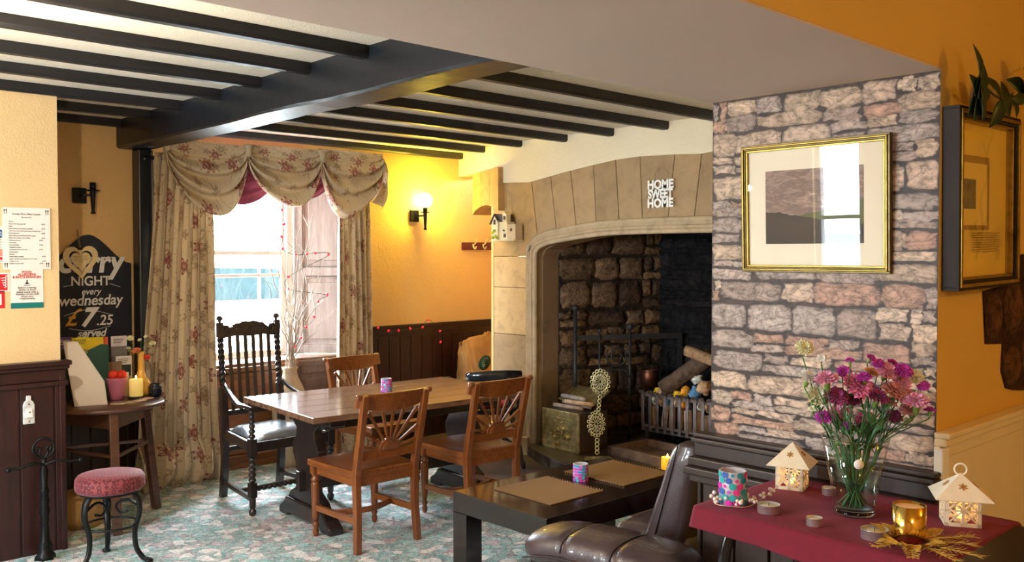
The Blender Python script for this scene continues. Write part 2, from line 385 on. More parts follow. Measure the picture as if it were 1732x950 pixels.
def copy_tree(o, parent=None):
    c = o.copy(); COL.objects.link(c); c.parent = parent
    for ch in [x for x in bpy.data.objects if x.parent == o]: copy_tree(ch, c)
    return c
def dup(o, label, loc=None, rz=None):
    c = copy_tree(o); c['label'] = label
    if loc is not None: c.location = loc
    if rz is not None: c.rotation_euler = (0, 0, rz)
    return c
def text(s, size, loc, mat, parent, rz=0, shear=0, ext=.0006, name='lettering', align='CENTER', bold=0, space=1.0, rot=None, sx=1):
    cu = bpy.data.curves.new(name, 'FONT'); cu.body = s; cu.size = size; cu.align_x = align; cu.extrude = ext; cu.shear = shear
    cu.offset = bold; cu.space_line = space; cu.materials.append(mat)
    o = bpy.data.objects.new(name, cu); COL.objects.link(o); o.location = loc; o.rotation_euler = rot or (pi / 2, 0, rz); o.scale = (sx, 1, 1)
    if parent: o.parent = parent
    return o
def arc(c, r, a0, a1, n, plane='xz', ry=None):
    out = []
    for i in range(n + 1):
        a = a0 + (a1 - a0) * i / n; u = r * cos(a); v = (ry or r) * sin(a)
        out.append((c[0] + u, c[1], c[2] + v) if plane == 'xz' else (c[0] + u, c[1] + v, c[2]) if plane == 'xy' else (c[0], c[1] + u, c[2] + v))
    return out
def smoothp(pts, k=6):
    """Catmull-Rom through pts"""
    P = [Vector(p) for p in pts]; P = [P[0] * 2 - P[1]] + P + [P[-1] * 2 - P[-2]]; out = []
    for i in range(1, len(P) - 2):
        for j in range(k):
            t = j / k; a, b, c, d = P[i - 1:i + 3]
            out.append(.5 * ((2 * b) + (c - a) * t + (2 * a - 5 * b + 4 * c - d) * t * t + (3 * b - a - 3 * c + d) * t ** 3))
    out.append(P[-2]); return out
def stones(b, W_, H_, mapf, rows=(.05, .10), lens=(.09, .26), gap=.006, h=0.0, palette=None, edge=.45, rng=None, split=.35, wob=.010, flat=True):
    """random coursed rubble; mapf(u,v,h)->point"""
    rng = rng or random.Random(3); z = 0
    def one(u0, u1, v0, v1):
        if u1 - u0 < .02 or v1 - v0 < .012: return
        cu, cv = (u0 + u1) / 2, (v0 + v1) / 2; a, c = (u1 - u0) / 2 - gap / 2, (v1 - v0) / 2 - gap / 2
        col = rng.choice(palette); k = rng.uniform(.82, 1.15); col = tuple(x * k for x in col)
        n = 32; ring = []; sd = rng.uniform(0, 99)
        for i in range(n):
            th = 2 * pi * (i + .5) / n; ex = 0.42
            x = abs(cos(th)) ** ex * (1 if cos(th) > 0 else -1); y = abs(sin(th)) ** ex * (1 if sin(th) > 0 else -1)
            w1 = noise.noise(Vector((cos(th) * 1.4, sin(th) * 1.4, sd))) * wob * 1.3; w2 = noise.noise(Vector((x * 3, y * 3, sd + 7))) * wob * .9
            ring.append((cu + x * (a + w1 + w2), cv + y * (c + w1 * .7 + w2 * .6)))
        R = []; 
        for s_, hh, e in ((1.0, 0, edge), (.90, .55 * h + .0002, .85), (.6, .9 * h + .0003, 1.0)):
            R.append(([b.V(mapf(cu + (x - cu) * s_, cv + (y - cv) * (s_ if s_ == 1 else s_ - .06), hh + (rng.uniform(-.12, .12) * h if s_ < 1 else 0))) for x, y in ring], e))
        for (r0, e0), (r1, e1) in zip(R, R[1:]):
            for i in range(n):
                j = (i + 1) % n
                # the print has its own lighter crowns and darker undersides
                c0 = [tuple(x * e0 for x in col)] * 2 + [tuple(x * e1 for x in col)] * 2
                b.face([r0[i], r0[j], r1[j], r1[i]], c0, None, not flat)
        cen = b.V(mapf(cu, cv, h + .0004)); r1, e1 = R[-1]
        for i in range(n): b.face([r1[i], r1[(i + 1) % n], cen], tuple(x * e1 for x in col), None, not flat)
    while z < H_ - .005:
        rh = rng.uniform(*rows); rh = min(rh, H_ - z); x = -rng.uniform(0, .1)
        if H_ - z - rh < rows[0] * .6: rh = H_ - z
        while x < W_:
            L_ = rng.uniform(*lens); u0, u1 = max(x, 0), min(x + L_, W_)
            if rh > .055 and rng.random() < split:
                q = rng.uniform(.35, .65) * rh; one(u0, u1, z, z + q)
                if L_ > .16: m_ = u0 + (u1 - u0) * rng.uniform(.4, .6); one(u0, m_, z + q, z + rh); one(m_, u1, z + q, z + rh)
                else: one(u0, u1, z + q, z + rh)
            else: one(u0, u1, z + rng.uniform(0, .008), z + rh - rng.uniform(0, .008))
            x += L_
        z += rh

# =================================================================== SETTING
XP, YW = 3.03, 1.205          # pillar face and lounge wall plane
XF = 5.0                      # fireplace wall plane
b = B(); b.bx(-2.4, 8, -2.5, 6.9, -.05, 0); struct('floor', b, CARPET)
b = B(); b.prism([(4.2, 6.29), (4.2, 4.6), (4.32, 4.3), (4.2, 2.1), (6.3, 2.1), (6.3, 6.29)], (0, 0, 0), (1, 0, 0), (0, 1, 0), (0, 0, 1), .008); struct('floor_flagstones', b, plain('brown_flagstone', (.10, .065, .05), .5, 0, .4, 4, .5, 12))
b = B(); b.bx(-2.4, 5.8, 2.08, 6.5, 2.502, 2.64); struct('ceiling', b, PL_CEIL)
b = B(); b.bx(-2.4, 8, -2.5, 1.22, 2.62, 2.68); struct('ceiling_lounge', b, PL_ROOM)
b = B()
b.bx(-2.4, 2.66, 6.3, 6.8, 0, 2.6); b.bx(4.06, 5.8, 6.3, 6.8, 0, 2.6); b.bx(2.66, 4.06, 6.3, 6.8, 2.32, 2.6); b.bx(2.66, 4.06, 6.5, 6.8, 0, .76)
struct('wall_window', b, PL_YEL)
b = B(); b.bx(-2.4, 1.552, 5.25, 6.3, 0, 2.6); struct('wall_left', b, PL_MENU)
b = B()
for y0, y1, z0, z1 in ((-2.5, 2.4, 0, 2.64), (3.4, 4.08, 0, 2.64), (4.58, 5.3, 0, 2.64), (2.4, 3.4, 0, 1.3), (2.4, 3.4, 2.1, 2.64), (4.08, 4.58, 0, .85), (4.08, 4.58, 2.4, 2.64)): b.bx(-2.6, -2.4, y0, y1, z0, z1)
struct('wall_side', b, PL_MENU)
b = B(); b.bx(-2.6, 8, -2.7, -2.5, 0, 2.68); struct('wall_back', b, PL_ROOM)
b = B(); b.bx(7, 7.2, -2.5, 1.2, 0, 2.68); struct('wall_lounge_end', b, PL_ROOM)
b = B(); b.bx(XP, 8, YW, 2.08, 0, 2.205); b.bx(-2.4, -1.3, YW, 2.08, 0, 2.205); b.bx(-2.4, 8, YW, 2.08, 2.205, 2.66); struct('wall_partition', b, PL_ROOM)
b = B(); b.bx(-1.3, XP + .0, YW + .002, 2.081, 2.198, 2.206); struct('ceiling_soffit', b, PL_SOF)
# stone print wallpaper on the pillar face
b = B(); pal = [(.58, .42, .31), (.47, .36, .31), (.58, .42, .32), (.52, .31, .22), (.44, .35, .31), (.62, .47, .36), (.50, .29, .21), (.42, .31, .26), (.60, .44, .32)]
b.bx(XP - .002, XP, YW + .001, 2.079, .86, 2.197, (.06, .036, .030))
stones(b, 2.079 - YW, 1.33, lambda u, v, h: (XP - .0022 - h * .3, YW + min(max(u, .001), .873), .86 + v), rows=(.055, .115), lens=(.10, .30), gap=.003, h=.0008, palette=pal, edge=.36, rng=random.Random(11), split=.5, wob=.012)
struct('wall_pillar_wallpaper', b, STONEM, 'pinkish grey stone print wallpaper on the pillar')
# fireplace wall plaster (arched lower edge) with the splayed corner
top = [(5.56, 2.187), (5.30, 2.175), (5.144, 2.168), (4.915, 2.20), (4.703, 2.229), (4.464, 2.256), (4.255, 2.277), (4.039, 2.285), (3.736, 2.275), (3.518, 2.262)]
topm = top + [(7.56 - y, z) for y, z in top[::-1] if 7.56 - y < 3.4]
b = B(); pts = topm + [(2.0, 2.187), (2.0, 2.6), (5.56, 2.6)]
b.prism(pts, (XF - .012, 0, 0), (0, 1, 0), (0, 0, 1), (1, 0, 0), .25)
b.prism([(0, 2.30), (.84, 2.30), (.84, 2.6), (0, 2.6)], (XF - .01, 5.50, 0), (.29, .957, 0), (0, 0, 1), (.957, -.29, 0), .2)
struct('wall_fireplace', b, PL_CREAM)
b = B(); b.bx(XF, 5.8, 5.575, 5.60, 0, 2.3); b.bx(5.78, 5.8, 5.58, 6.3, 0, 2.6); b.bx(XF, 5.2, 2.08, 2.42, 0, 2.2); struct('wall_breast_return', b, PL_YEL)

# stone corbel with arched underside in the corner
b = B(); n = 10; pts = [(0, 1.955)] + [(.52 * i / n, 1.955 + .055 * sin(pi * i / n)) for i in range(1, n)] + [(.52, 1.94), (.52, 2.29), (.0, 2.31)]
U_ = Vector((.29, .957, 0)).normalized(); N_ = Vector((.957, -.29, 0)).normalized(); O_ = Vector((XF - .055, 5.455, 0))
b.prism(pts, O_, U_, (0, 0, 1), N_, .22, (.42, .25, .10))
for q in (.17, .34): b.prism([(q, 2.0), (q + .006, 2.0), (q + .006, 2.30), (q, 2.30)], O_ - N_ * .001, U_, (0, 0, 1), N_, .004, (.2, .11, .05))
tag(b.obj('stone_corbel', ASH, bevel=.006), 'ochre stone corbel block with an arched underside high in the corner', 'stone block', None, 'structure')

# fire surround
fs = thing('fireplace_surround', 'wide sandstone fireplace surround with tall voussoirs and a moulded arch', 'fireplace', (0, 0, 0))
fs['kind'] = 'structure'
sc_ = (.36, .245, .135)
bnd = [(5.57, 2.187, 5.57, 1.585), (5.124, 2.168, 5.057, 1.74), (4.915, 2.20, 4.85, 1.775), (4.705, 2.23, 4.642, 1.80), (4.474, 2.256, 4.443, 1.82), (4.26, 2.277, 4.224, 1.832), (4.036, 2.285, 4.012, 1.835), (3.736, 2.275, 3.791, 1.835), (3.518, 2.262, 3.578, 1.83)]
bnd += [(7.56 - a, z, 7.56 - c, d) for a, z, c, d in bnd[::-1] if 7.56 - a < 3.45]
rg = random.Random(5)
for i in range(len(bnd) - 1):
    (a, az, c, cz), (e, ez, g, gz) = bnd[i], bnd[i + 1]; k = rg.uniform(.9, 1.1); b = B(); col = tuple(x * k for x in ((.42, .27, .12) if i == 0 else sc_))
    gp = .0025; mz = (az + cz) / 2 + rg.uniform(-.04, .04); j = rg.uniform(-.012, .012) if 0 < i else 0
    if i == 0: pts = [(a, cz), (a, az), (5.30, 2.175), (e + gp, ez), (g + gp, gz), (5.13, 1.70), (5.172, 1.62), (5.172, 1.585)]
    elif i == len(bnd) - 2: pts = [(a - gp, az), (e, ez), (g, gz), (2.39, 1.62), (2.43, 1.70), (c - gp, cz)]
    else: pts = [(a - gp, az + .01), (e + gp, ez + .01), (g + gp, gz), (c - gp, cz)]
    b.prism(pts, (XF, 0, 0), (0, 1, 0), (0, 0, 1), (1, 0, 0), .3, col)
    b.obj('voussoir', ASH, fs, bevel=.003)
for side, y0, y1 in ((0, 5.172, 5.57), (1, 2.0, 2.39)):
    for z0, z1, pr in ((.0, .15, .05), (.153, .95, 0), (.953, 1.33, 0), (1.333, 1.582, 0)):
        b = B(); b.bx(XF - pr, XF + .3, y0 - pr * (1 - side), y1, z0, z1, sc_ if z0 < .9 else (.56, .38, .19)); b.obj('jamb_block', ASH, fs, bevel=.005)
mould = [(5.12, .10), (5.12, 1.0), (5.12, 1.583), (5.105, 1.64), (5.06, 1.69), (4.98, 1.72), (4.89, 1.738), (4.66, 1.765), (4.385, 1.79), (4.12, 1.797), (3.78, 1.799)]
mp = smoothp([(XF + .05, y, z) for y, z in mould + [(7.56 - y, z) for y, z in mould[::-1][1:]]], 4)
b = B(); b.strip(mp, .075, .14, (1, 0, 0), False, (.40, .30, .19)); 
def off(path, d, dx):
    out = []
    for i, p in enumerate(path):
        t = (path[min(i + 1, len(path) - 1)] - path[max(i - 1, 0)]).normalized(); nrm = t.cross(Vector((1, 0, 0))); out.append(p + nrm * d + Vector((dx, 0, 0)))
    return out
b.tube(off(mp, .038, -.052), .020, 8, False, (.46, .35, .22)); b.tube(off(mp, -.038, -.052), .020, 8, False, (.46, .35, .22)); b.tube(off(mp, -.012, -.065), .016, 8, False, (.43, .32, .2)); b.tube(off(mp, .012, -.06), .010, 8, False, (.43, .32, .2))
b.obj('arch_moulding', ASH, fs)
b = B(); ip = [(5.08, .1), (5.08, 1.58), (5.04, 1.65), (4.93, 1.69), (4.66, 1.735), (4.385, 1.765), (3.78, 1.77)]; ip += [(7.56 - y, z) for y, z in ip[::-1][1:]]
b.strip([(XF + .17, y, z) for y, z in ip], .03, .2, (1, 0, 0), False, (.27, .18, .11)); b.obj('reveal', ASH, fs)

# firebox: splayed rubble side, sooty back
P0, P1 = Vector((5.24, 5.05, 0)), Vector((6.22, 4.78, 0)); Ud = (P1 - P0).normalized(); Nd = Vector((Ud.y, -Ud.x, 0)); Nd = Nd if Nd.y < 0 else -Nd
b = B(); b.prism([(0, 0), (1.02, 0), (1.02, 2.0), (0, 2.0)], P0, Ud, (0, 0, 1), -Nd, .2, (.045, .028, .018))
stones(b, 1.02, 1.9, lambda u, v, h: P0 + Ud * u + Vector((0, 0, v)) + Nd * h, rows=(.12, .24), lens=(.16, .38), gap=.012, h=.03, palette=[(.26, .15, .075), (.16, .10, .055), (.32, .20, .10), (.10, .06, .04), (.24, .15, .09)], edge=.8, rng=random.Random(4), split=.3, wob=.02, flat=False)
struct('wall_firebox_side', b, RUB, 'dark rubble stone side wall of the firebox')
b = B(); b.bx(6.2, 6.4, 2.4, 4.95, 0, 2.1, (.014, .013, .016))
stones(b, 2.4, 1.9, lambda u, v, h: (6.2 - h, 4.8 - u, v), rows=(.12, .2), lens=(.15, .4), gap=.02, h=.03, palette=[(.018, .017, .02), (.025, .022, .024)], edge=.8, rng=random.Random(8), wob=.02, flat=False)
b.bx(5.2, 6.4, 2.2, 2.45, 0, 2.1, (.02, .018, .018)); b.bx(5.25, 6.4, 2.4, 5.1, 2.0, 2.1, (.012, .011, .012)); struct('wall_firebox_back', b, RUB)
b = B(); b.prism([(5.06, 5.06), (4.99, 5.16), (4.86, 4.95), (4.80, 4.80), (4.56, 4.2), (4.5, 2.45), (6.2, 2.45), (6.2, 4.8), (5.2, 5.05)], (0, 0, 0), (1, 0, 0), (0, 1, 0), (0, 0, 1), .1); struct('floor_hearth', b, LEDGEST, 'raised dark stone hearth', bevel=.012)

# beams and joists
b = B(); n = 34
def beam_f(i):
    y = 2.0 + (6.3 - 2.0) * i / n
    j = noise.noise(Vector((y * 1.3, 0, 3))) * .014
    return y, 2.31 + j, 2.235, 2.455 + noise.noise(Vector((y * 2.2, 5, 0))) * .014
R = []
for i in range(n + 1):
    y, zb, xl, xr = beam_f(i); ch = .022 + .012 * abs(noise.noise(Vector((y * 3, 1, 9))))
    R.append([b.V(p) for p in ((xl, y, 2.56), (xl, y, zb + ch * .6), (xl + ch * .7, y, zb + .004), (xr - ch * 1.4, y, zb), (xr, y, zb + ch * 1.3), (xr, y, 2.56))])
b._skin(R, False, None, False); struct('trim_1', b, BEAMW, 'heavy black main ceiling beam')
JY = [3.33, 3.81, 4.29, 4.75, 5.25, 5.73, 6.24]; k = 2
for i, y in enumerate(JY):
    for x0, x1 in ((-2.35, 2.235), (2.455, 4.995 if i < 5 else (5.02 if i == 5 else 5.2))):
        if i == 6 and x0 < 0: y = 6.235
        b = B(); w = .062; n = 10; rr = []
        for q in range(n + 1):
            x = x0 + (x1 - x0) * q / n; yy = y + noise.noise(Vector((x * .8, y, 0))) * .012; zz = 2.45 + noise.noise(Vector((x * .7, y, 4))) * .008
            rr.append([b.V(p) for p in ((x, yy - w / 2, 2.59), (x, yy - w / 2, zz + .012), (x, yy - w / 2 + .01, zz), (x, yy + w / 2 - .01, zz), (x, yy + w / 2, zz + .012), (x, yy + w / 2, 2.59))])
        b._skin(rr, False, None, False); struct('trim_%d' % k, b, BLACKWOOD, 'black ceiling joist'); k += 1
for y in (2.5, 2.9):
    b = B(); b.bx(-2.35, 2.235, y - .05, y + .05, 2.45, 2.59); struct('trim_%d' % k, b, BLACKWOOD, 'black ceiling joist'); k += 1
b = B(); b.bx(2.33, 2.43, 6.17, 6.29, 0, 2.31); b.bx(2.40, 2.42, 6.13, 6.17, 0, 2.30); b.strip([(2.35, 6.14, 2.24), (2.47, 6.14, 2.26)], .03, .03); struct('trim_%d' % k, b, plain('black_painted_post', (.012, .015, .022), .35), 'black post beside the curtain', bevel=.01); k += 1

# dado panelling
def vboards(b, x0, x1, y, z0, z1, w=.11, t=.02):
    x = x0
    while x < x1 - .005:
        xe = min(x + w, x1); b.bx(x + .003, xe - .003, y - t, y, z0, z1); x = xe
b = B(); b.bx(4.10, 5.72, 6.285, 6.30, 0, .93); vboards(b, 4.10, 5.72, 6.287, .0, .90, .115, .012)
for z0, z1, p in ((.985, 1.0, .055), (.965, .985, .045), (.925, .965, .035), (.895, .925, .022)): b.bx(4.10, 5.72, 6.30 - p, 6.30, z0, z1)
struct('baseboard_window', b, DADO, 'dark red wood dado panelling under the wall lamp', bevel=.004)
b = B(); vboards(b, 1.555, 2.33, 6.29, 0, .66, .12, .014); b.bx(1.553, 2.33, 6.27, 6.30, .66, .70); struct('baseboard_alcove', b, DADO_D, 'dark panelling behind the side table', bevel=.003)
b = B(); vboards(b, -2.4, 1.55, 5.235, 0, .95, .17, .014); b.bx(-2.4, 1.55, 5.23, 5.25, 0, .95); b.bx(1.535, 1.565, 5.21, 5.25, 0, .95)
for z0, z1, p in ((1.005, 1.03, .075), (.985, 1.005, .06), (.92, .985, .035), (.895, .92, .05)): b.bx(-2.4, 1.552 + p * .5, 5.25 - p, 5.25, z0, z1)
struct('baseboard_left', b, DADO, 'dark red wood dado under the notices', bevel=.005)
b = B(); y0, y1 = YW - .025, 2.105
b.bx(XP - .045, XP, y0, y1, 0, .74)
yy = y0
while yy < y1 - .01: ye = min(yy + .15, y1); b.bx(XP - .062, XP - .045, yy + .004, ye - .004, 0, .735); yy = ye
for z0, z1, p in ((.875, .893, .060), (.855, .875, .072), (.80, .855, .055), (.765, .80, .085), (.735, .765, .11), (.70, .735, .08)): b.bx(XP - p, XP, y0, y1 + p * .3, z0, z1)
struct('baseboard_pillar', b, DADO_D, 'dark moulded dado below the stone wallpaper', bevel=.006)
b = B(); b.bx(XP, 7, YW - .012, YW, 0, .93)
for z0, z1, p in ((1.0, 1.02, .05), (.975, 1.0, .04), (.93, .975, .022)): b.bx(XP - .02, 7, YW - p, YW, z0, z1)
struct('baseboard_right', b, CREAMP, 'cream painted dado on the yellow wall', bevel=.005)
b = B(); b.bx(XP - .02, XP + .035, YW - .03, YW + .0, 0, .97); struct('trim_%d' % k, b, WHITEP, 'white end board of the cream dado', bevel=.004); k += 1
# rough stone left bare in the yellow wall
b = B(); pts = [(3.41, 1.468), (3.53, 1.478), (3.64, 1.485), (3.68, 1.55), (3.80, 1.60), (4.3, 1.62), (4.3, 1.05), (3.82, 1.075), (3.73, 1.085), (3.65, 1.10), (3.60, 1.17), (3.61, 1.27), (3.52, 1.275), (3.44, 1.28)]
b.prism(pts, (0, YW - .006, 0), (1, 0, 0), (0, 0, 1), (0, 1, 0), .01, (.05, .022, .012))
stones(b, .9, .55, lambda u, v, h: (3.42 + u, YW - .007 - h, 1.07 + v) if True else None, rows=(.16, .24), lens=(.16, .3), gap=.02, h=.012, palette=[(.10, .045, .025), (.14, .06, .03)], edge=.8, rng=random.Random(2), wob=.02, flat=False, split=0) if False else None
for c_, r_ in (((3.50, 1.38), (.075, .085)), ((3.70, 1.40), (.10, .10)), ((3.70, 1.18), (.085, .075)), ((3.92, 1.22), (.11, .13)), ((3.92, 1.48), (.10, .09))):
    ring = [b.V((c_[0] + r_[0] * cos(a) * (1 + .2 * noise.noise(Vector((cos(a) * 2, sin(a) * 2, c_[0] * 9)))), YW - .007, c_[1] + r_[1] * sin(a) * (1 + .2 * noise.noise(Vector((cos(a) * 2, 5, sin(a) * 2)))))) for a in [2 * pi * i / 16 for i in range(16)]]
    r2 = [b.V((c_[0] + (v.co.x - c_[0]) * .7, YW - .022, c_[1] + (v.co.z - c_[1]) * .7)) for v in ring]
    for i in range(16): b.face([ring[i], ring[(i + 1) % 16], r2[(i + 1) % 16], r2[i]], (.10, .045, .022), None, True)
    b.face(r2, (.13, .055, .03))
struct('wall_bare_stone_patch', b, RUB, 'patch of bare dark stone in the yellow wall under the frame')

# -------------------------------------------------- bay window
YG = 6.66
wf = bpy.data.objects.new('window_1', None); COL.objects.link(wf); wf['kind'] = 'structure'
b = B(); b.bx(2.80, 2.90, YG - .03, YG + .05, .76, 2.32); b.bx(3.685, 3.745, YG - .04, YG + .05, .76, 2.32); b.bx(2.80, 3.745, YG - .03, YG + .05, 2.26, 2.32); b.bx(2.80, 3.745, YG - .03, YG + .05, .76, .80)
b.obj('window_frame', WHITEP, wf, bevel=.006)
for nm, z0, z1, y in (('upper_sash', 1.60, 2.26, YG + .03), ('lower_sash', .80, 1.63, YG)):
    b = B(); b.bx(2.90, 2.945, y - .018, y + .018, z0, z1); b.bx(3.645, 3.685, y - .018, y + .018, z0, z1); b.bx(2.945, 3.645, y - .018, y + .018, z0, z0 + .035); b.bx(2.945, 3.645, y - .018, y + .018, z1 - .035, z1)
    if nm == 'lower_sash': b.bx(2.945, 3.645, y - .012, y + .012, 1.42, 1.445)
    s_ = b.obj(nm, WHITEP, wf, bevel=.004)
    b = B(); b.bx(2.945, 3.645, y - .002, y + .002, z0 + .03, z1 - .03); b.obj('pane', PANE, s_)
b = B(); b.bx(2.66, 3.60, 6.31, YG + .02, .755, .785); b.obj('window_sill', APRON, wf, bevel=.006)
# lining, splayed shutter and boards under the sill
def panel(b, O_, U_, w, z0, z1, t=.02, fr=.07, mid=(), N_=None):
    O_ = Vector(O_); U_ = Vector(U_).normalized(); N_ = Vector(N_) if N_ else Vector((U_.y, -U_.x, 0))
    def q(u0, u1, a, c, d0, d1): b.prism([(u0, a), (u1, a), (u1, c), (u0, c)], O_ + N_ * d0, U_, (0, 0, 1), N_, d1 - d0)
    q(0, w, z0, z1, -.02, 0); q(0, fr, z0, z1, 0, t); q(w - fr, w, z0, z1, 0, t)
    zs = [z0] + list(mid) + [z1]
    for i, z in enumerate(zs): q(fr, w - fr, z - (0 if i == 0 else fr / 2), z + (0 if i == len(zs) - 1 else fr / 2), 0, t) if 0 < i < len(zs) - 1 else (q(fr, w - fr, z0, z0 + fr, 0, t) if i == 0 else q(fr, w - fr, z1 - fr, z1, 0, t))
    for i in range(len(zs) - 1):
        a, c = zs[i] + fr * (.62 if i else 1) + .012, zs[i + 1] - fr * (.62 if i < len(zs) - 2 else 1) - .012
        for u0, u1, v0, v1 in ((fr, w - fr, a - .012, a), (fr, w - fr, c, c + .012), (fr, fr + .012, a, c), (w - fr - .012, w - fr, a, c)): q(u0, u1, v0, v1, 0, t * .6)
        q(fr + .045, w - fr - .045, a + .035, c - .035, 0, t * .35)
sh = Vector((3.76, 6.63, 0)); se = Vector((4.10, 6.31, 0)); L_ = (se - sh).length; Us = (se - sh).normalized(); Ns = Vector((-1, -1, 0)).normalized()
b = B(); panel(b, sh, Us, L_, .79, 2.31, .022, .07, (1.46,), Ns); struct('trim_%d' % k, b, SHUT, 'panelled splayed window shutter', bevel=.004); k += 1
sh2 = Vector((3.585, 6.375, 0)); se2 = Vector((4.08, 6.312, 0)); L2 = (se2 - sh2).length; U2 = (se2 - sh2).normalized(); N2 = Vector((U2.y, -U2.x, 0)); b = B(); panel(b, sh2, U2, L2, .05, .72, .022, .06, (), N2); b.prism([(0, .72), (L2, .72), (L2, .785), (0, .785)], sh2, U2, (0, 0, 1), N2, .045); b.prism([(0, .745), (L2, .745), (L2, .765), (0, .765)], sh2, U2, (0, 0, 1), N2, .06); b.bx(3.59, 3.76, 6.36, 6.66, .73, .784); b.prism([(3.76, 6.64), (3.76, 6.36), (4.08, 6.32)], (0, 0, .73), (1, 0, 0), (0, 1, 0), (0, 0, 1), .054); struct('trim_%d' % k, b, wood('shutter_base_wood', (.06, .03, .022), (.15, .08, .06), .35, (12, 12, 1)), 'panelled wood below the shutter', bevel=.004); k += 1
b = B()
for z0, z1 in ((0, .10), (.105, .30), (.305, .52), (.525, .715)): b.bx(2.62, 3.585, 6.305 if z1 > .11 else 6.28, 6.36, z0, z1)
b.bx(2.62, 3.59, 6.285, 6.36, .72, .76); struct('trim_%d' % k, b, APRON, 'worn brown boards under the window', bevel=.006); k += 1
b = B(); b.prism([(0, 0), (.38, 0), (.38, 2.32), (0, 2.32)], (2.80, YG, 0), Vector((-.14, -.36, 0)).normalized(), (0, 0, 1), (-1, 0, 0), .05); struct('trim_%d' % k, b, SHUT); k += 1
# second window of the dining room (seen mirrored in the picture glass) and an added unseen side window for more daylight
for nm, cx_, cy_, horiz, w_, z0, z1 in (('window_2', -2.5, 4.33, False, .5, .85, 2.4), ('window_fill', -2.5, 2.9, False, 1.0, 1.3, 2.1)):
    wr = bpy.data.objects.new(nm, None); COL.objects.link(wr); wr['kind'] = 'structure'; wr.location = (cx_, cy_, 0); wr.rotation_euler = (0, 0, 0 if horiz else pi / 2)
    b = B(); h = w_ / 2
    b.bx(-h, -h + .05, -.04, .04, z0, z1); b.bx(h - .05, h, -.04, .04, z0, z1); b.bx(-h, h, -.04, .04, z0, z0 + .05); b.bx(-h, h, -.04, .04, z1 - .05, z1); b.bx(-h, h, -.03, .03, (z0 + z1) / 2 - .02, (z0 + z1) / 2 + .02)
    b.obj('window_frame', WHITEP, wr, bevel=.004); b = B(); b.bx(-h + .03, h - .03, -.002, .002, z0 + .03, z1 - .03); b.obj('pane', PANE, wr)
b = B(); b.bx(-40, 40, 6.9, 60, -.05, -.002); struct('ground_outside', b, plain('pale_pavement', (.7, .72, .72), .8))

# =================================================================== FURNITURE
def cham(pts): return pts
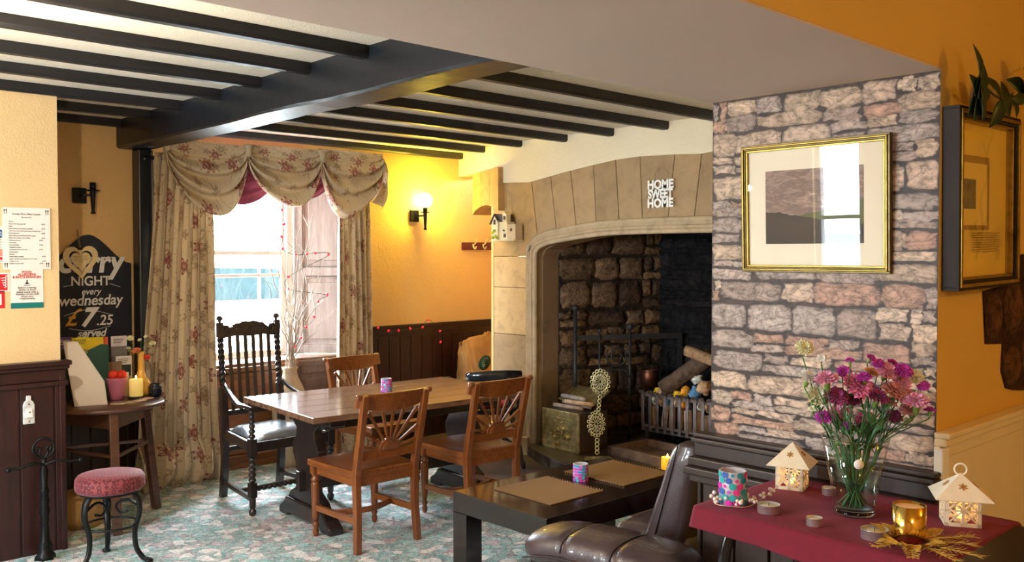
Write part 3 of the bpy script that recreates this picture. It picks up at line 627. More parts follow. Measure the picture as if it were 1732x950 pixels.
# ---- sunburst chair (front = +y)
def make_sun_chair():
    r = thing('sunburst_chair', 'x', 'chair')
    def back_y(z): return -.215 - max(0, z - .42) * .235
    for s in (-1, 1):
        xs = lambda z: s * (.185 + .012 * (z / .88) + (.012 if z < .2 else 0))
        b = B(); zs = [0, .2, .42, .55, .70, .86]; yb = [-.235, -.222, -.215] + [back_y(z) for z in zs[3:]]
        b.strip([(xs(z), y, z) for z, y in zip(zs, yb)], .036, [.034, .038, .044, .040, .036, .030], (0, 1, 0))
        b.obj('back_leg', ORANGEW, r, bevel=.004)
    b = B(); n = 14; rings = []
    for i in range(n + 1):
        u = -1 + 2 * i / n; x = u * .228; yc = back_y(.81) + .012 - .038 * (1 - u * u) * 1.0 + .03
        e = .035 if abs(u) > .9 else 0
        hh = .105 - .02 * u * u
        rings.append([b.V(p) for p in ((x, yc - .011, .865 - hh + .012 * u * u), (x, yc + .011, .865 - hh + .012 * u * u), (x, yc + .013 - .022, .862), (x, yc - .013 - .022, .862))])
    b._skin(rings, False, None, False)
    for s in (-1, 1): b.lathe([(.0, -.018), (.014, -.016), (.017, 0), (.014, .016), (0, .018)], (s * .226, back_y(.85) + .012, .852), 12, RY(pi / 2))
    b.obj('top_rail', ORANGEH, r, bevel=.003)
    yb = back_y(.56) + .005
    b = B(); b.box((0, back_y(.52), .52), (.36, .02, .05)); b.obj('lower_rail', ORANGEH, r, bevel=.003)
    b = B(); pts = [(.072 * cos(pi * i / 14), .072 * sin(pi * i / 14)) for i in range(15)]
    tilt = Vector((0, -.228, .974)); b.prism(pts, (0, back_y(.54) - .012, .54), (1, 0, 0), tilt, (0, 1, 0), .026); b.prism([(p[0] * .72, p[1] * .72) for p in pts], (0, back_y(.54) - .018, .54), (1, 0, 0), tilt, (0, 1, 0), .036)
    b.obj('sun_disc', ORANGEW, r, bevel=.003)
    for a in (12, 34, 55, 73, 90, 107, 125, 146, 168):
        t = radians(a); ln = min(.175 / max(abs(cos(t)), .01), .225 / max(sin(t), .01))
        p0 = Vector((cos(t) * .06, back_y(.54), .54)) + tilt * sin(t) * .06; p1 = Vector((cos(t) * ln, back_y(.54) - .0 + .006, .54)) + tilt * sin(t) * ln
        b = B(); b.strip([p0, p1], [.011, .017], [.012, .014], (0, 1, 0)); b.obj('ray', ORANGEW, r, bevel=.002)
    # saddle seat
    b = B(); n = 12; g = {}
    def outline(v): return .205 + .028 * v if v < 1 else .233
    for lay, z in ((0, .405), (1, .44)):
        for i in range(n + 1):
            for j in range(n + 1):
                u = -1 + 2 * i / n; v = j / n; w = .198 + .034 * v
                y = -.225 + .46 * v + (.018 * (1 - u * u) if j == n else 0)
                dip = (.010 * sin(pi * min(1, v * 1.1)) ** 2 * (abs(sin(pi * u)) ** 1.0)) if lay else 0
                g[lay, i, j] = b.V((u * w, y, z - dip))
    for i in range(n):
        for j in range(n):
            b.face([g[1, i, j], g[1, i + 1, j], g[1, i + 1, j + 1], g[1, i, j + 1]], None, None, True); b.face([g[0, i, j + 1], g[0, i + 1, j + 1], g[0, i + 1, j], g[0, i, j]])
        b.face([g[0, i, 0], g[0, i + 1, 0], g[1, i + 1, 0], g[1, i, 0]]); b.face([g[0, i + 1, n], g[0, i, n], g[1, i, n], g[1, i + 1, n]])
        b.face([g[0, 0, i + 1], g[0, 0, i], g[1, 0, i], g[1, 0, i + 1]]); b.face([g[0, n, i], g[0, n, i + 1], g[1, n, i + 1], g[1, n, i]])
    b.obj('seat', ORANGEH, r, bevel=.006)
    b = B(); b.box((0, .205, .382), (.40, .02, .05)); b.box((-.19, 0, .382), (.02, .40, .05)); b.box((.19, 0, .382), (.02, .40, .05)); b.box((0, -.212, .382), (.36, .02, .05)); b.obj('seat_frame', ORANGEH, r, bevel=.002)
    for s in (-1, 1):
        b = B(); x, y = s * .198, .20
        b.lathe([(.010, 0), (.016, .012), (.019, .03), (.012, .05), (.021, .062), (.014, .075), (.014, .085)], (x, y, 0), 14)
        b.lathe([(.014, .085), (.020, .12), (.025, .30), (.021, .315)], (x, y, 0), 20, flute=.14)
        b.lathe([(.021, .315), (.027, .325), (.020, .338), (.016, .345), (.024, .356), (.024, .36)], (x, y, 0), 14); b.box((x, y, .385), (.045, .045, .055))
        b.obj('front_leg', ORANGEW, r)
        b = B(); b.strip([(s * .196, .19, .165), (s * .196, -.21, .175)], .022, .034, (0, 0, 1)); b.obj('stretcher', ORANGEH, r, bevel=.003)
    b = B(); pts = smoothp([(-.19, .02, .17), (-.08, -.03, .17), (0, -.045, .17), (.08, -.03, .17), (.19, .02, .17)], 4); b.strip(pts, .022, .03, (0, 0, 1)); b.obj('stretcher', ORANGEH, r, bevel=.003)
    return r
c1 = make_sun_chair(); c1.location = (2.862, 4.285, 0); c1.rotation_euler = (0, 0, radians(-1))
c1['label'] = 'honey beech sunburst-back chair nearest the camera, left of the two on the near side'; c1['group'] = 'sunburst chairs around the trestle table'
dup(c1, 'honey beech sunburst-back chair behind the coffee table, right of the two on the near side', (3.60, 4.235, 0), radians(-2))
dup(c1, 'honey beech sunburst-back chair on the far side of the trestle table by the right curtain', (3.64, 5.28, 0), radians(183))

# ---- trestle table
TT = thing('trestle_table', 'long dark trestle dining table with a worn plank top', 'table', (3.315, 4.70, 0), radians(-4.2))
b = B()
for i in range(5): b.bx(-.75, .75, -.475 + .19 * i + .0006, -.285 + .19 * i - .0006, .682, .715)
b.obj('tabletop', TABTOP, TT, bevel=.003)
def vprofile():
    L = [(.235, .12), (.20, .16), (.12, .20), (.105, .27), (.125, .34), (.165, .40), (.17, .45), (.12, .52), (.115, .56), (.19, .61), (.20, .625)]
    return [(x, z) for x, z in L] + [(-x, z) for x, z in L[::-1]]
for s in (-1, 1):
    x = -.54 if s < 0 else .585
    b = B(); b.prism(vprofile(), (x - .03, 0, 0), (0, 1, 0), (0, 0, 1), (1, 0, 0), .06)
    le = b.obj('trestle_leg', DARKW, TT, bevel=.008)
    b = B(); b.prism([(-.335, 0), (-.335, .045), (-.28, .075), (-.24, .12), (.24, .12), (.28, .075), (.335, .045), (.335, 0), (.22, 0), (.20, .02), (-.20, .02), (-.22, 0)], (x - .045, 0, 0), (0, 1, 0), (0, 0, 1), (1, 0, 0), .09); b.obj('foot', DARKW, TT, bevel=.01)
    b = B(); b.bx(x - .05, x + .05, -.36, .36, .625, .682); b.obj('bearer', DARKW, TT, bevel=.006)
b = B(); b.bx(-.62, .67, -.02, .02, .20, .32); b.obj('stretcher', DARKW, TT, bevel=.005)
b = B(); b.bx(-.56, .56, -.235, -.21, .59, .68); b.bx(-.56, .56, .21, .235, .59, .68); b.obj('apron', DARKW, TT, bevel=.005)

# ---- barley twist carver (front = +y)
AC = thing('carver_armchair', 'tall dark oak carver chair with barley twist posts and carved crest', 'chair', (2.865, 5.345, 0), radians(180))
def twist(b, p0, p1, r, turns, seg=10, n=60):
    p0, p1 = Vector(p0), Vector(p1); t = (p1 - p0).normalized(); nx = t.orthogonal().normalized(); ny = t.cross(nx)
    for ph in (0, pi):
        b.tube([p0.lerp(p1, i / n) + (nx * cos(2 * pi * turns * i / n + ph) + ny * sin(2 * pi * turns * i / n + ph)) * r * .52 for i in range(n + 1)], r * .62, 7)
def bobbin(b, p0, p1, r, nb, seg=12):
    p0, p1 = Vector(p0), Vector(p1); L = (p1 - p0).length; A = (p1 - p0).to_track_quat('Z', 'Y').to_matrix(); pr = []
    for i in range(nb):
        for q in range(6): pr.append((r * (.55 + .45 * sin(pi * (q + .0) / 6)), L * (i + q / 6) / nb))
    pr.append((r * .55, L)); b.lathe(pr, p0, seg, A)
YB = lambda z: -.26 - max(0, z - .45) * .10
for s in (-1, 1):
    X = lambda z: s * (.205 + (.0 if z < .5 else .0))
    b = B(); b.strip([(X(0), -.30, 0), (X(.2), -.27, .2), (X(.45), -.262, .45), (X(.72), YB(.72), .72)], .042, .042, (0, 1, 0)); 
    b.lathe([(.024, 0), (.016, .012), (.024, .022), (.016, .034)], (X(.72), YB(.72), .72), 12)
    twist(b, (X(.75), YB(.755), .75), (X(1.04), YB(1.04), 1.05), .020, 4)
    b.box((X(1.1), YB(1.1), 1.10), (.038, .036, .10)); b.lathe([(.010, 0), (.010, .012), (.02, .018), (.021, .030), (.012, .044), (0, .046)], (X(1.15), YB(1.15), 1.15), 12)
    b.obj('back_post', DARKW, AC, bevel=.002)
    b = B(); fx = s * .275; fy = .25
    b.box((fx, fy, .42), (.046, .046, .11)); b.box((fx, fy, .16), (.044, .044, .09)); b.lathe([(.012, 0), (.022, .01), (.024, .03), (.014, .045), (.02, .055), (.02, .115)], (fx, fy, 0), 12)
    bobbin(b, (fx, fy, .205), (fx, fy, .365), .024, 5); bobbin(b, (fx, fy, .475), (fx, fy, .655), .021, 6); b.obj('front_post', DARKW, AC, bevel=.002)
    b = B(); pts = smoothp([(s * .207, YB(.74) + .015, .745), (s * .222, -.14, .69), (s * .25, .02, .655), (s * .275, .18, .665), (s * .283, .29, .662)], 5)
    b.strip(pts, [.030 + .03 * min(1, i / len(pts) * 1.3) for i in range(len(pts))], .026, (0, 0, 1), round_=True); b.obj('arm', DARKW, AC)
    b = B(); b.strip([(s * .21, -.25, .10), (s * .27, .23, .10)], .022, .03); b.strip([(s * .21, -.25, .28), (s * .27, .23, .26)], .022, .03) if s > 5 else None; b.obj('stretcher', DARKW, AC, bevel=.003)
b = B()
cp = [(-.19, 1.045), (-.19, 1.12), (-.175, 1.132), (-.15, 1.128), (-.135, 1.108), (-.125, 1.118)] + [(.125 * cos(pi - pi * i / 14) * .98, 1.115 + .038 * sin(pi * i / 14) + .004 * cos(i * 2.2)) for i in range(1, 14)] + [(.125, 1.118), (.135, 1.108), (.15, 1.128), (.175, 1.132), (.19, 1.12), (.19, 1.045), (.1, 1.058), (0, 1.05), (-.1, 1.058)]
b.prism(cp, (0, YB(1.08) - .013, 0), (1, 0, 0), (0, 0, 1), (0, 1, 0), .026)
for x in (-.155, .155): b.tube(arc((x, YB(1.08) + .016, 1.10), .018, 0, 2 * pi, 14), .005, 6)
for x in (-.07, 0, .07): b.tube(arc((x, YB(1.08) + .016, 1.10), .026, -.3, pi + .3, 12), .005, 6)
b.obj('crest_rail', DARKW, AC, bevel=.002)
for i in range(6):
    x = -.14 + .056 * i; b = B(); b.strip([(x, YB(1.06), 1.06), (x, YB(.85) - .004, .85), (x, YB(.57), .565)], .024, .012, (0, 1, 0)); b.obj('back_slat', DARKW, AC, bevel=.002)
b = B(); b.box((0, YB(.56), .555), (.38, .024, .035)); b.obj('lower_back_rail', DARKW, AC, bevel=.003)
b = B(); b.strip([(-.205, -.265, .32), (.205, -.265, .32)], .022, .03); b.strip([(-.205, -.262, .42), (.205, -.262, .42)], .022, .06); b.strip([(-.27, .25, .42), (.27, .25, .42)], .022, .06)
for s in (-1, 1): b.strip([(s * .207, -.26, .42), (s * .272, .25, .42)], .022, .06)
b.obj('seat_rail', DARKW, AC, bevel=.003)
b = B(); n = 12
def cush(u, v):
    w = .19 + .06 * v; x = (u * 2 - 1) * w; y = -.235 + .475 * v; e = min(u, 1 - u, v, 1 - v) * 2
    return (x, y, .452 + .040 * (1 - (1 - min(1, e * 2.4)) ** 2) + .006 * noise.noise(Vector((x * 9, y * 9, 0))))
b.grid(cush, n, n); b.obj('seat_pad', BLUEL, AC)
b = B(); bobbin(b, (-.25, .25, .165), (.25, .25, .165), .018, 14); b.obj('front_stretcher', DARKW, AC)
b = B(); b.strip([(-.245, 0, .10), (.245, 0, .10)], .022, .028); b.obj('cross_stretcher', DARKW, AC, bevel=.003)

# ---- low smokers bow chair (front = +y)
SB = thing('bow_armchair', 'low dark bow-back chair with a red seat pad beside the fireplace jamb', 'chair', (4.52, 5.12, 0), radians(-26))
bow = [(-.27, .12)] + [(.27 * cos(a), .27 * sin(a) - .02) for a in [pi + pi * i / 14 for i in range(15)]] + [(.27, .12)]
b = B(); b.strip([(x, y, .66 + .015 * (y < -.1)) for x, y in bow], .055, .028, (0, 0, 1), round_=True); b.obj('bow_arm', DARKW, SB)
b = B(); pts = [(.27 * cos(a), .27 * sin(a) - .035) for a in [pi * 1.22 + pi * .56 * i / 12 for i in range(13)]]
b.strip([(x, y, .715) for x, y in pts], .026, [.05 + .045 * sin(pi * i / 12) for i in range(13)], (0, 0, 1), round_=True); b.obj('back_rest', plain('black_lacquer_rail', (.02, .02, .026), .14), SB)
for i in range(7):
    a = pi * 1.08 + pi * .84 * i / 6; b = B(); b.lathe([(.011, 0), (.018, .04), (.009, .07), (.014, .10), (.009, .14), (.012, .19)], (.255 * cos(a), .255 * sin(a) - .02, .465), 10); b.obj('spindle', DARKW, SB)
b = B(); b.lathe([(.0, .425), (.24, .425), (.265, .435), (.265, .455), (.25, .465), (0, .465)], (0, 0, 0), 28); b.obj('seat', DARKW, SB)
b = B(); b.lathe([(.0, .466), (.20, .466), (.215, .48), (.20, .497), (.0, .505)], (0, 0, 0), 28); b.obj('seat_pad', REDV, SB)
for sx, sy in ((-1, -1), (1, -1), (1, 1), (-1, 1)):
    p0 = Vector((sx * .23, sy * .22, 0)); p1 = Vector((sx * .15, sy * .14, .43)); b = B(); b.lathe([(.012, 0), (.02, .05), (.013, .08), (.022, .16), (.014, .26), (.02, .36), (.015, (p1 - p0).length)], p0, 12, (p1 - p0).to_track_quat('Z', 'Y').to_matrix()); b.obj('leg', DARKW, SB)
b = B(); b.tube([(-.2, -.19, .16), (-.2, .19, .16)], .012); b.tube([(.2, -.19, .16), (.2, .19, .16)], .012); b.tube([(-.2, 0, .16), (.2, 0, .16)], .012); b.obj('stretcher', DARKW, SB)

# ---- coffee table
CT = thing('coffee_table', 'low square-legged espresso coffee table in front of the leather armchair', 'table', (3.325, 3.07, 0), radians(0))
b = B(); b.bx(-.55, .55, -.32, .32, .352, .45); b.obj('tabletop', ESP, CT, bevel=.003)
for sx in (-1, 1):
    for sy in (-1, 1): b = B(); b.bx(sx * .55, sx * .45, sy * .32, sy * .22, 0, .3515); b.obj('leg', ESP, CT, bevel=.003)
for i, (x, y, w, l) in enumerate(((-.21, .005, .36, .39), (.31, .005, .38, .41))):
    m = B(); m.box((0, 0, .003), (w, l, .006))
    for q in range(22): 
        for sx in ((1,) if i == 0 else (1, -1)): m.strip([(sx * (w / 2 - .004), -l / 2 + l * q / 22, .007), (sx * (w / 2 + .008), -l / 2 + l * (q + .7) / 22, .007)], .006, .004)
    o = m.obj('woven_placemat', MATW, None, bevel=.001); o.location = (3.325 + x, 3.07 + y, .4505)
    tag(o, ('brown woven placemat at the near left end of the coffee table', 'brown woven placemat at the fireplace end of the coffee table')[i], 'placemat', 'woven placemats')

# ---- leather sofa (front = +y); only its near arm, seat and back edge show past the pillar
LA = thing('leather_sofa', 'dark brown leather sofa with a padded rolled arm beside the stone papered pillar', 'sofa', (2.66, 2.06, 0), radians(6))
def roll(b, path, rx, rz, seg=20):
    path = [Vector(p) for p in path]; rings = []; n = len(path)
    for i, p in enumerate(path):
        a, c = rx[i], rz[i]; t = (path[min(i + 1, n - 1)] - path[max(i - 1, 0)]).normalized(); sd = t.cross(Vector((0, 0, 1))).normalized(); u = sd.cross(t)
        rings.append([b.V(p + sd * a * math.copysign(abs(cos(q)) ** .8, cos(q)) + u * c * math.copysign(abs(sin(q)) ** .8, sin(q))) for q in [2 * pi * k_ / seg for k_ in range(seg)]])
    b._skin(rings, False, None, True)
SW = 1.50
def armz(t): return .432 + .014 * sin(pi * t) - (.035 * ((t - .7) / .3) ** 2 if t > .7 else 0)
for sx in (0, SW):
    b = B(); b.bx(sx - .075, sx + .085, -.01, .50, .06, .43); b.obj('arm_side', LEATH, LA, bevel=.03, seg=4)
    b = B(); n = 48; P = []; rx = []; rz = []
    for i in range(n + 1):
        t = i / n; g = sum(math.exp(-((t - s_) / .02) ** 2) for s_ in (.36, .68)); e = max(.03, 1 - abs(2 * t - 1) ** 9)
        P.append((sx + (.05 - .03 * t) * (1 if sx == 0 else -1), (-.12 if sx == 0 else -.02) + (.71 if sx == 0 else .61) * t, armz(t))); w = .003 * noise.noise(Vector((t * 18, sx, 1)))
        rx.append((.165 - .02 * t - .006 * g + w) * e ** .35); rz.append((.074 - .010 * g + w) * e ** .45)
    roll(b, P, rx, rz); ap = b.obj('arm_pad', LEATH, LA)
    for t in (.36, .68):
        b = B(); b.tube([(sx + (.05 - .03 * t) * (1 if sx == 0 else -1) + (.162 - .02 * t) * math.copysign(abs(cos(a)) ** .8, cos(a)), -.12 + .71 * t, armz(t) + .066 * abs(sin(a)) ** .8) for a in [pi * i / 18 for i in range(19)]], .0028, 6); b.obj('seam', SEAMM, ap)
    b = B(); b.tube([(sx + (.05 - .03 * t) * (1 if sx == 0 else -1) - (.163 - .02 * t), -.12 + .71 * t, armz(t) - .022) for t in [.06 + .88 * i / 10 for i in range(11)]], .004, 6); b.obj('piping', SEAMM, ap)
b = B(); b.bx(.10, SW - .10, .08, .50, .08, .29); b.obj('seat_base', LEATH, LA, bevel=.03, seg=4)
for x0, x1 in ((.43, .86), (.865, SW - .15)):
    b = B()
    def seatc(u, v):
        e = min(u, 1 - u, v, 1 - v) * 2; return (x0 + (x1 - x0) * u, .10 + .44 * v, .32 + .095 * (1 - (1 - min(1, e * 3)) ** 2) + .004 * noise.noise(Vector((u * 8, v * 8, 2))))
    b.grid(seatc, 18, 18); b.bx(x0 + .02, x1 - .02, .12, .52, .29, .35); b.obj('seat_cushion', LEATH, LA)
    b = B(); n = 18; rings = []
    for i in range(n + 1):
        t = i / n; z = .30 + .505 * t; yc = .275 - .14 * t; th = .115 * (1 - .34 * t) * (1 if t < .97 else .7); w = (x1 - x0) / 2 - (.012 if t > .9 else 0); ring = []
        for q in range(24):
            a = 2 * pi * q / 24; cx_ = math.copysign(abs(cos(a)) ** .35, cos(a)); cy_ = math.copysign(abs(sin(a)) ** .55, sin(a))
            ring.append(b.V(((x0 + x1) / 2 + w * cx_, yc + th * cy_ + .003 * noise.noise(Vector((z * 14, a, 0))), z)))
        rings.append(ring)
    b._skin(rings, False, None, True); bk = b.obj('backrest', LEATH, LA, bevel=.012)
    b = B(); b.tube([(x0 - .003, .275 - .14 * t + .03,   .30 + .505 * t) for t in [i / 12 for i in range(13)]], .0028, 6); b.obj('seam', SEAMM, bk)
for x, y in ((-.04, .45), (SW + .04, .45), (-.04, .05), (SW + .04, .05)): b = B(); b.lathe([(.018, 0), (.026, .07)], (x, y, 0), 12); b.obj('foot', BLACKWOOD, LA)

# ---- red topped stool
ST = thing('cast_iron_stool', 'round red patterned stool on cast iron legs under the side table', 'stool', (1.66, 4.83, 0), radians(20))
b = B(); b.lathe([(0, .385), (.160, .385), (.170, .40), (.168, .445), (.156, .462), (.09, .472), (0, .474)], (0, 0, 0), 40); b.obj('seat', MOQ, ST)
b = B(); b.lathe([(.0, .372), (.15, .372), (.15, .386), (0, .386)], (0, 0, 0), 28); b.obj('seat_plate', CAST, ST)
for i in range(3):
    a = radians(-62 + 120 * i); d = Vector((cos(a), sin(a), 0)); P = [(.12, .372), (.145, .33), (.15, .26), (.125, .17), (.13, .08), (.165, .025), (.195, .012)]
    b = B(); b.strip(smoothp([d * x + Vector((0, 0, z)) for x, z in P], 4), [.050 - .026 * min(1, i_ / 18) for i_ in range(25)], .026, d, round_=True)
    b.lathe([(.0, 0), (.02, .002), (.022, .012), (.012, .022)], d * .195, 10); lg = b.obj('leg', CAST, ST)
    b = B(); b.tube(smoothp([d * .14 + Vector((0, 0, .30)), d * .08 + Vector((0, 0, .33)), d * .03 + Vector((0, 0, .30)), d * .05 + Vector((0, 0, .26)), d * .09 + Vector((0, 0, .27))], 4), .007, 6); b.obj('scroll', CAST, lg)
b = B(); b.tube([(.13 * cos(2 * pi * i / 24), .13 * sin(2 * pi * i / 24), .2) for i in range(24)], .006, 6, True); b.obj('ring', CAST, ST)

# ---- round side table
RT = thing('round_side_table', 'small round dark wood side table left of the curtain', 'table', (1.905, 5.60, 0), radians(0))
b = B(); b.lathe([(0, .692), (.315, .692), (.33, .700), (.33, .712), (.323, .72), (0, .72)], (0, 0, 0), 48); b.obj('tabletop', MIDW, RT)
for a in (-100, 12, 140):
    a = radians(a); d = Vector((cos(a), sin(a), 0)); b = B(); b.strip([d * .33, d * .25 + Vector((0, 0, .69))], .05, .045, d); b.obj('leg', MIDW, RT, bevel=.005)
b = B()
for a0, a1 in ((-100, 12), (12, 140), (140, 260)):
    p = [Vector((cos(radians(a)), sin(radians(a)), 0)) * .25 for a in (a0, a1)]; b.strip([p[0] + Vector((0, 0, .64)), p[1] + Vector((0, 0, .64))], .022, .10)
    q = [Vector((cos(radians(a)), sin(radians(a)), 0)) * .295 for a in (a0, a1)]; b.strip([q[0] + Vector((0, 0, .44)), q[1] + Vector((0, 0, .44))], .02, .02)
b.obj('apron', MIDW, RT, bevel=.003)

# ---- ornate iron stand by the left dado
IS = thing('ornate_iron_stand', 'dark ornate cast iron stand with ring top and two side arms', 'iron stand', (1.425, 5.12, 0))
b = B(); pr = [(.075, 0), (.07, .02), (.045, .04), (.05, .07), (.034, .10), (.03, .16), (.024, .19), (.034, .20), (.026, .22), (.040, .25), (.028, .28), (.035, .31), (.025, .34), (.036, .36), (.022, .38), (.030, .46), (.018, .50), (.018, .53)]
b.lathe([(r_ * .72, z) for r_, z in pr], (0, 0, 0), 12, flute=.3); b.obj('stem', CAST, IS)
b = B(); b.tube(arc((0, 0, .585), .052, 0, 2 * pi, 20)[:-1], .008, 6, True)
for s in (-1, 1): b.tube(smoothp([(s * .005, 0, .535), (s * .02, 0, .56), (s * .015, 0, .585), (s * .035, 0, .59), (s * .03, 0, .565)], 4), .006, 6)
b.obj('ring_top', CAST, IS)
for s in (-1, 1):
    b = B(); b.tube(smoothp([(0, -.01, .50), (s * .06, -.02, .515), (s * .13, -.02, .50), (s * .17, -.02, .505)], 5), [.008] * 11 + [.007] * 5, 8); b.ball((s * .175, -.02, .50), .013); b.obj('side_arm', CAST, IS)
# pale round basket under the side table
b = B(); b.lathe([(0, 0), (.115, 0), (.135, .05), (.14, .12), (.12, .18), (.10, .20), (0, .20)], (0, 0, 0), 24)
o = b.obj('round_pouffe', plain('tan_hide', (.40, .24, .09), .7, 0, .3, 12, .4, 30)); o.location = (1.76, 5.62, 0); tag(o, 'small tan round pouffe in the dark under the side table', 'pouffe')

# =================================================================== WALL THINGS
def paper(name, label, cat, x, z, w, h, y=5.2493, mat=PAPER, tilt=0, group=None):
    r = thing(name, label, cat, (x, y, z), rot=(0, tilt, 0), group=group)
    b = B(); b.bx(-w / 2, w / 2, -.0012, 0, -h / 2, h / 2); b.obj('sheet', mat, r); return r
p = paper('notice_sheet', 'white notice with a blue dot mostly hidden behind the menu', 'notice', 1.265, 1.652, .20, .19)
b = B(); b.lathe([(.022, 0), (.022, .0012), (0, .0012)], (.0, -.0012, .055), 24, RX(pi / 2)); b.obj('blue_dot', BLUEP, p)
text('IDs\nNO', .014, (0, -.0032, .058), PAPER, p)
for i in range(4): text('the food you order is', .009, (.0, -.002, .022 - i * .012), INK, p)
b = B(); b.bx(-.09, .03, -.0022, -.001, -.062, -.024); b.obj('red_band', plain('pale_red_print', (.75, .25, .18), .6, 0, .02), p); b = B(); b.bx(-.09, .03, -.003, -.002, -.080, -.066); b.obj('red_strip', SIGNR, p); b = B(); b.bx(-.09, .09, -.0022, -.001, -.088, -.085); b.obj('rule', INK, p)
m = paper('menu_sheet', 'white printed menu sheet pinned to the apricot wall', 'menu', 1.393, 1.683, .232, .325, 5.245)
text('Sunday Menu Main Course', .0125, (0, -.002, .125), INK, m); text('Served 12-4', .010, (0, -.002, .108), INK, m)
rows = [('Starter', ''), ('Soup of the day and roll', '£4.95'), ('Main', ''), ('Roast beef and Yorkshire pudding', '£9.95'), ('with roast and mashed potatoes, seasonal veg', ''), ('Roast gammon', '£8.95'), ('with roast and mashed potatoes, gravy', ''), ('Half roast chicken and stuffing', '£8.95'), ('Steak and ale pie', '£8.50'), ('with chips', ''), ('Cod and chips', '£7.95'), ('Vegetable lasagne', ''), ('with garlic bread and salad', '£7.95'), ('Cheese plate', ''), ('Dessert', ''), ('Sticky toffee pudding', '£3.95'), ('Apple crumble and custard or ice cream', ''), ('Coffee or tea', '£1.50'), ('Children from £4.95', '£4.95')]
for i, (a_, c_) in enumerate(rows):
    text(a_, .0082, (-.085, -.002, .086 - i * .0122), INK, m, align='LEFT')
    if c_: text(c_, .0082, (.06 + .012 * (i % 2), -.002, .086 - i * .0122), INK, m, align='LEFT')
for sx in (-.1, .1):
    for sz in (-.14, .14):
        b = B()
        for d in (-.005, .005): b.bx(sx + d - .0012, sx + d + .0012, -.0022, -.001, sz - .012, sz + .012); b.bx(sx + d - .003, sx + d + .003, -.0022, -.001, sz + .005, sz + .012)
        b.obj('cutlery_print', INK, m)
f_ = paper('fire_sign', 'red and white fire sign with flames at the left edge of the photo', 'sign', 1.235, 1.455, .15, .10); b = B(); b.bx(-.07, .063, -.0024, -.001, -.042, .042); b.obj('red_field', SIGNR, f_)
b = B()
for i in range(5): b.tube(smoothp([(.048 - .004 * i, -.003, -.028 + .012 * i), (.058, -.003, -.022 + .012 * i), (.044 + .003 * i, -.003, -.012 + .012 * i)], 4), .0022, 5)
b.obj('flame_print', PAPER, f_)
b = B(); b.bx(-.01, .022, -.0036, -.002, -.028, .012); b.obj('figure_print', PAPER, f_)
f2 = paper('direction_sign', 'small red sign with a white panel below the fire sign', 'sign', 1.215, 1.365, .14, .09, mat=SIGNR); b = B(); b.bx(-.05, .055, -.0024, -.001, -.028, .028); b.obj('white_panel', PAPER, f2); b = B(); b.bx(.02, .045, -.0034, -.002, -.003, .003); b.obj('arrow', INK, f2)
al = paper('allergen_notice', 'white food allergens notice with a teal strip at its foot', 'notice', 1.392, 1.418, .158, .205)
b = B(); b.bx(-.079, .079, -.0022, -.001, -.1025, -.073); b.obj('teal_strip', TEALP, al)
text('FOOD\nALLERGENS\n& INTOLERANCIES', .0165, (0, -.002, .083), INKR, al, bold=.0004, space=.8)
b = B(); b.prism([(-.012, 0), (.012, 0), (.002, .012), (.004, .022), (-.003, .022), (-.002, .012)], (0, -.001, .025), (1, 0, 0), (0, 0, 1), (0, -1, 0), .001); b.bx(-.016, .016, -.002, -.001, .017, .02); b.obj('figure_print', INK, al)
text('Before ordering\ndrinks or food\nplease speak with a\nmember of our staff\nabout your\nrequirements', .0135, (0, -.002, .002), INK, al, space=.85)
# bottle opener
o = thing('bottle_opener', 'white cast bottle opener screwed to the red wood dado', 'bottle opener', (1.382, 5.222, .775))
b = B(); b.prism([(-.028, -.07), (.028, -.07), (.028, .03), (.022, .048), (.012, .056), (.012, .08), (-.012, .08), (-.012, .056), (-.022, .048), (-.028, .03)], (0, 0, 0), (1, 0, 0), (0, 0, 1), (0, -1, 0), .014); b.obj('plate', plain('chipped_white_metal', (.72, .72, .70), .4, .1, .25, 30), o, bevel=.004)
b = B(); b.prism([(-.018, -.035), (.018, -.035), (.012, .01), (-.012, .01)], (0, -.014, 0), (1, 0, 0), (0, 0, 1), (0, -1, 0), .012); b.obj('claw', WHITEP, o, bevel=.003)
b = B()
for z in (.035, -.055, -.005): b.lathe([(.004, 0), (.004, .002), (0, .002)], (0, -.026 if z == -.005 else -.014, z), 8, RX(pi / 2))
b.obj('screws', INK, o)

# sconces
def sconce(name, label, x, z, lit):
    r = thing(name, label, 'wall light', (x, 6.2995, z), group=None)
    b = B(); b.box((-.032, -.012, 0), (.085, .024, .10)); b.obj('back_plate', IRON, r, bevel=.003)
    b = B(); b.strip([(-.03, -.02, 0), (-.02, -.06, .0), (.03, -.085, .005)], .014, .014); b.obj('arm', IRON, r)
    b = B(); b.lathe([(.012, -.12), (.016, -.115), (.009, -.10), (.013, -.06), (.018, .03), (.020, .035)], (.03, -.085, 0), 12); b.lathe([(.03, .028), (.046, .032), (.046, .036), (0, .036)], (.03, -.085, 0), 16); b.lathe([(.019, .036), (.019, .085), (.0, .085)], (.03, -.085, 0), 12); b.obj('torch_stem', IRON, r)
    if lit:
        b = B(); b.ball((.03, -.085, .135), .062, 20, (1, 1, 1.0)); b.obj('globe', BULB, r)
        light('sconce_bulb', 'POINT', (x + .03, 6.21, z + .135), 260, (1.0, .74, .05), shadow_soft_size=.065)
    return r
sconce('wall_sconce', 'black iron torch wall light with its globe lit, right of the window', 4.755, 1.93, True)
sconce('wall_sconce', 'unlit black iron torch wall light above the chalkboard', 2.02, 1.985, False)

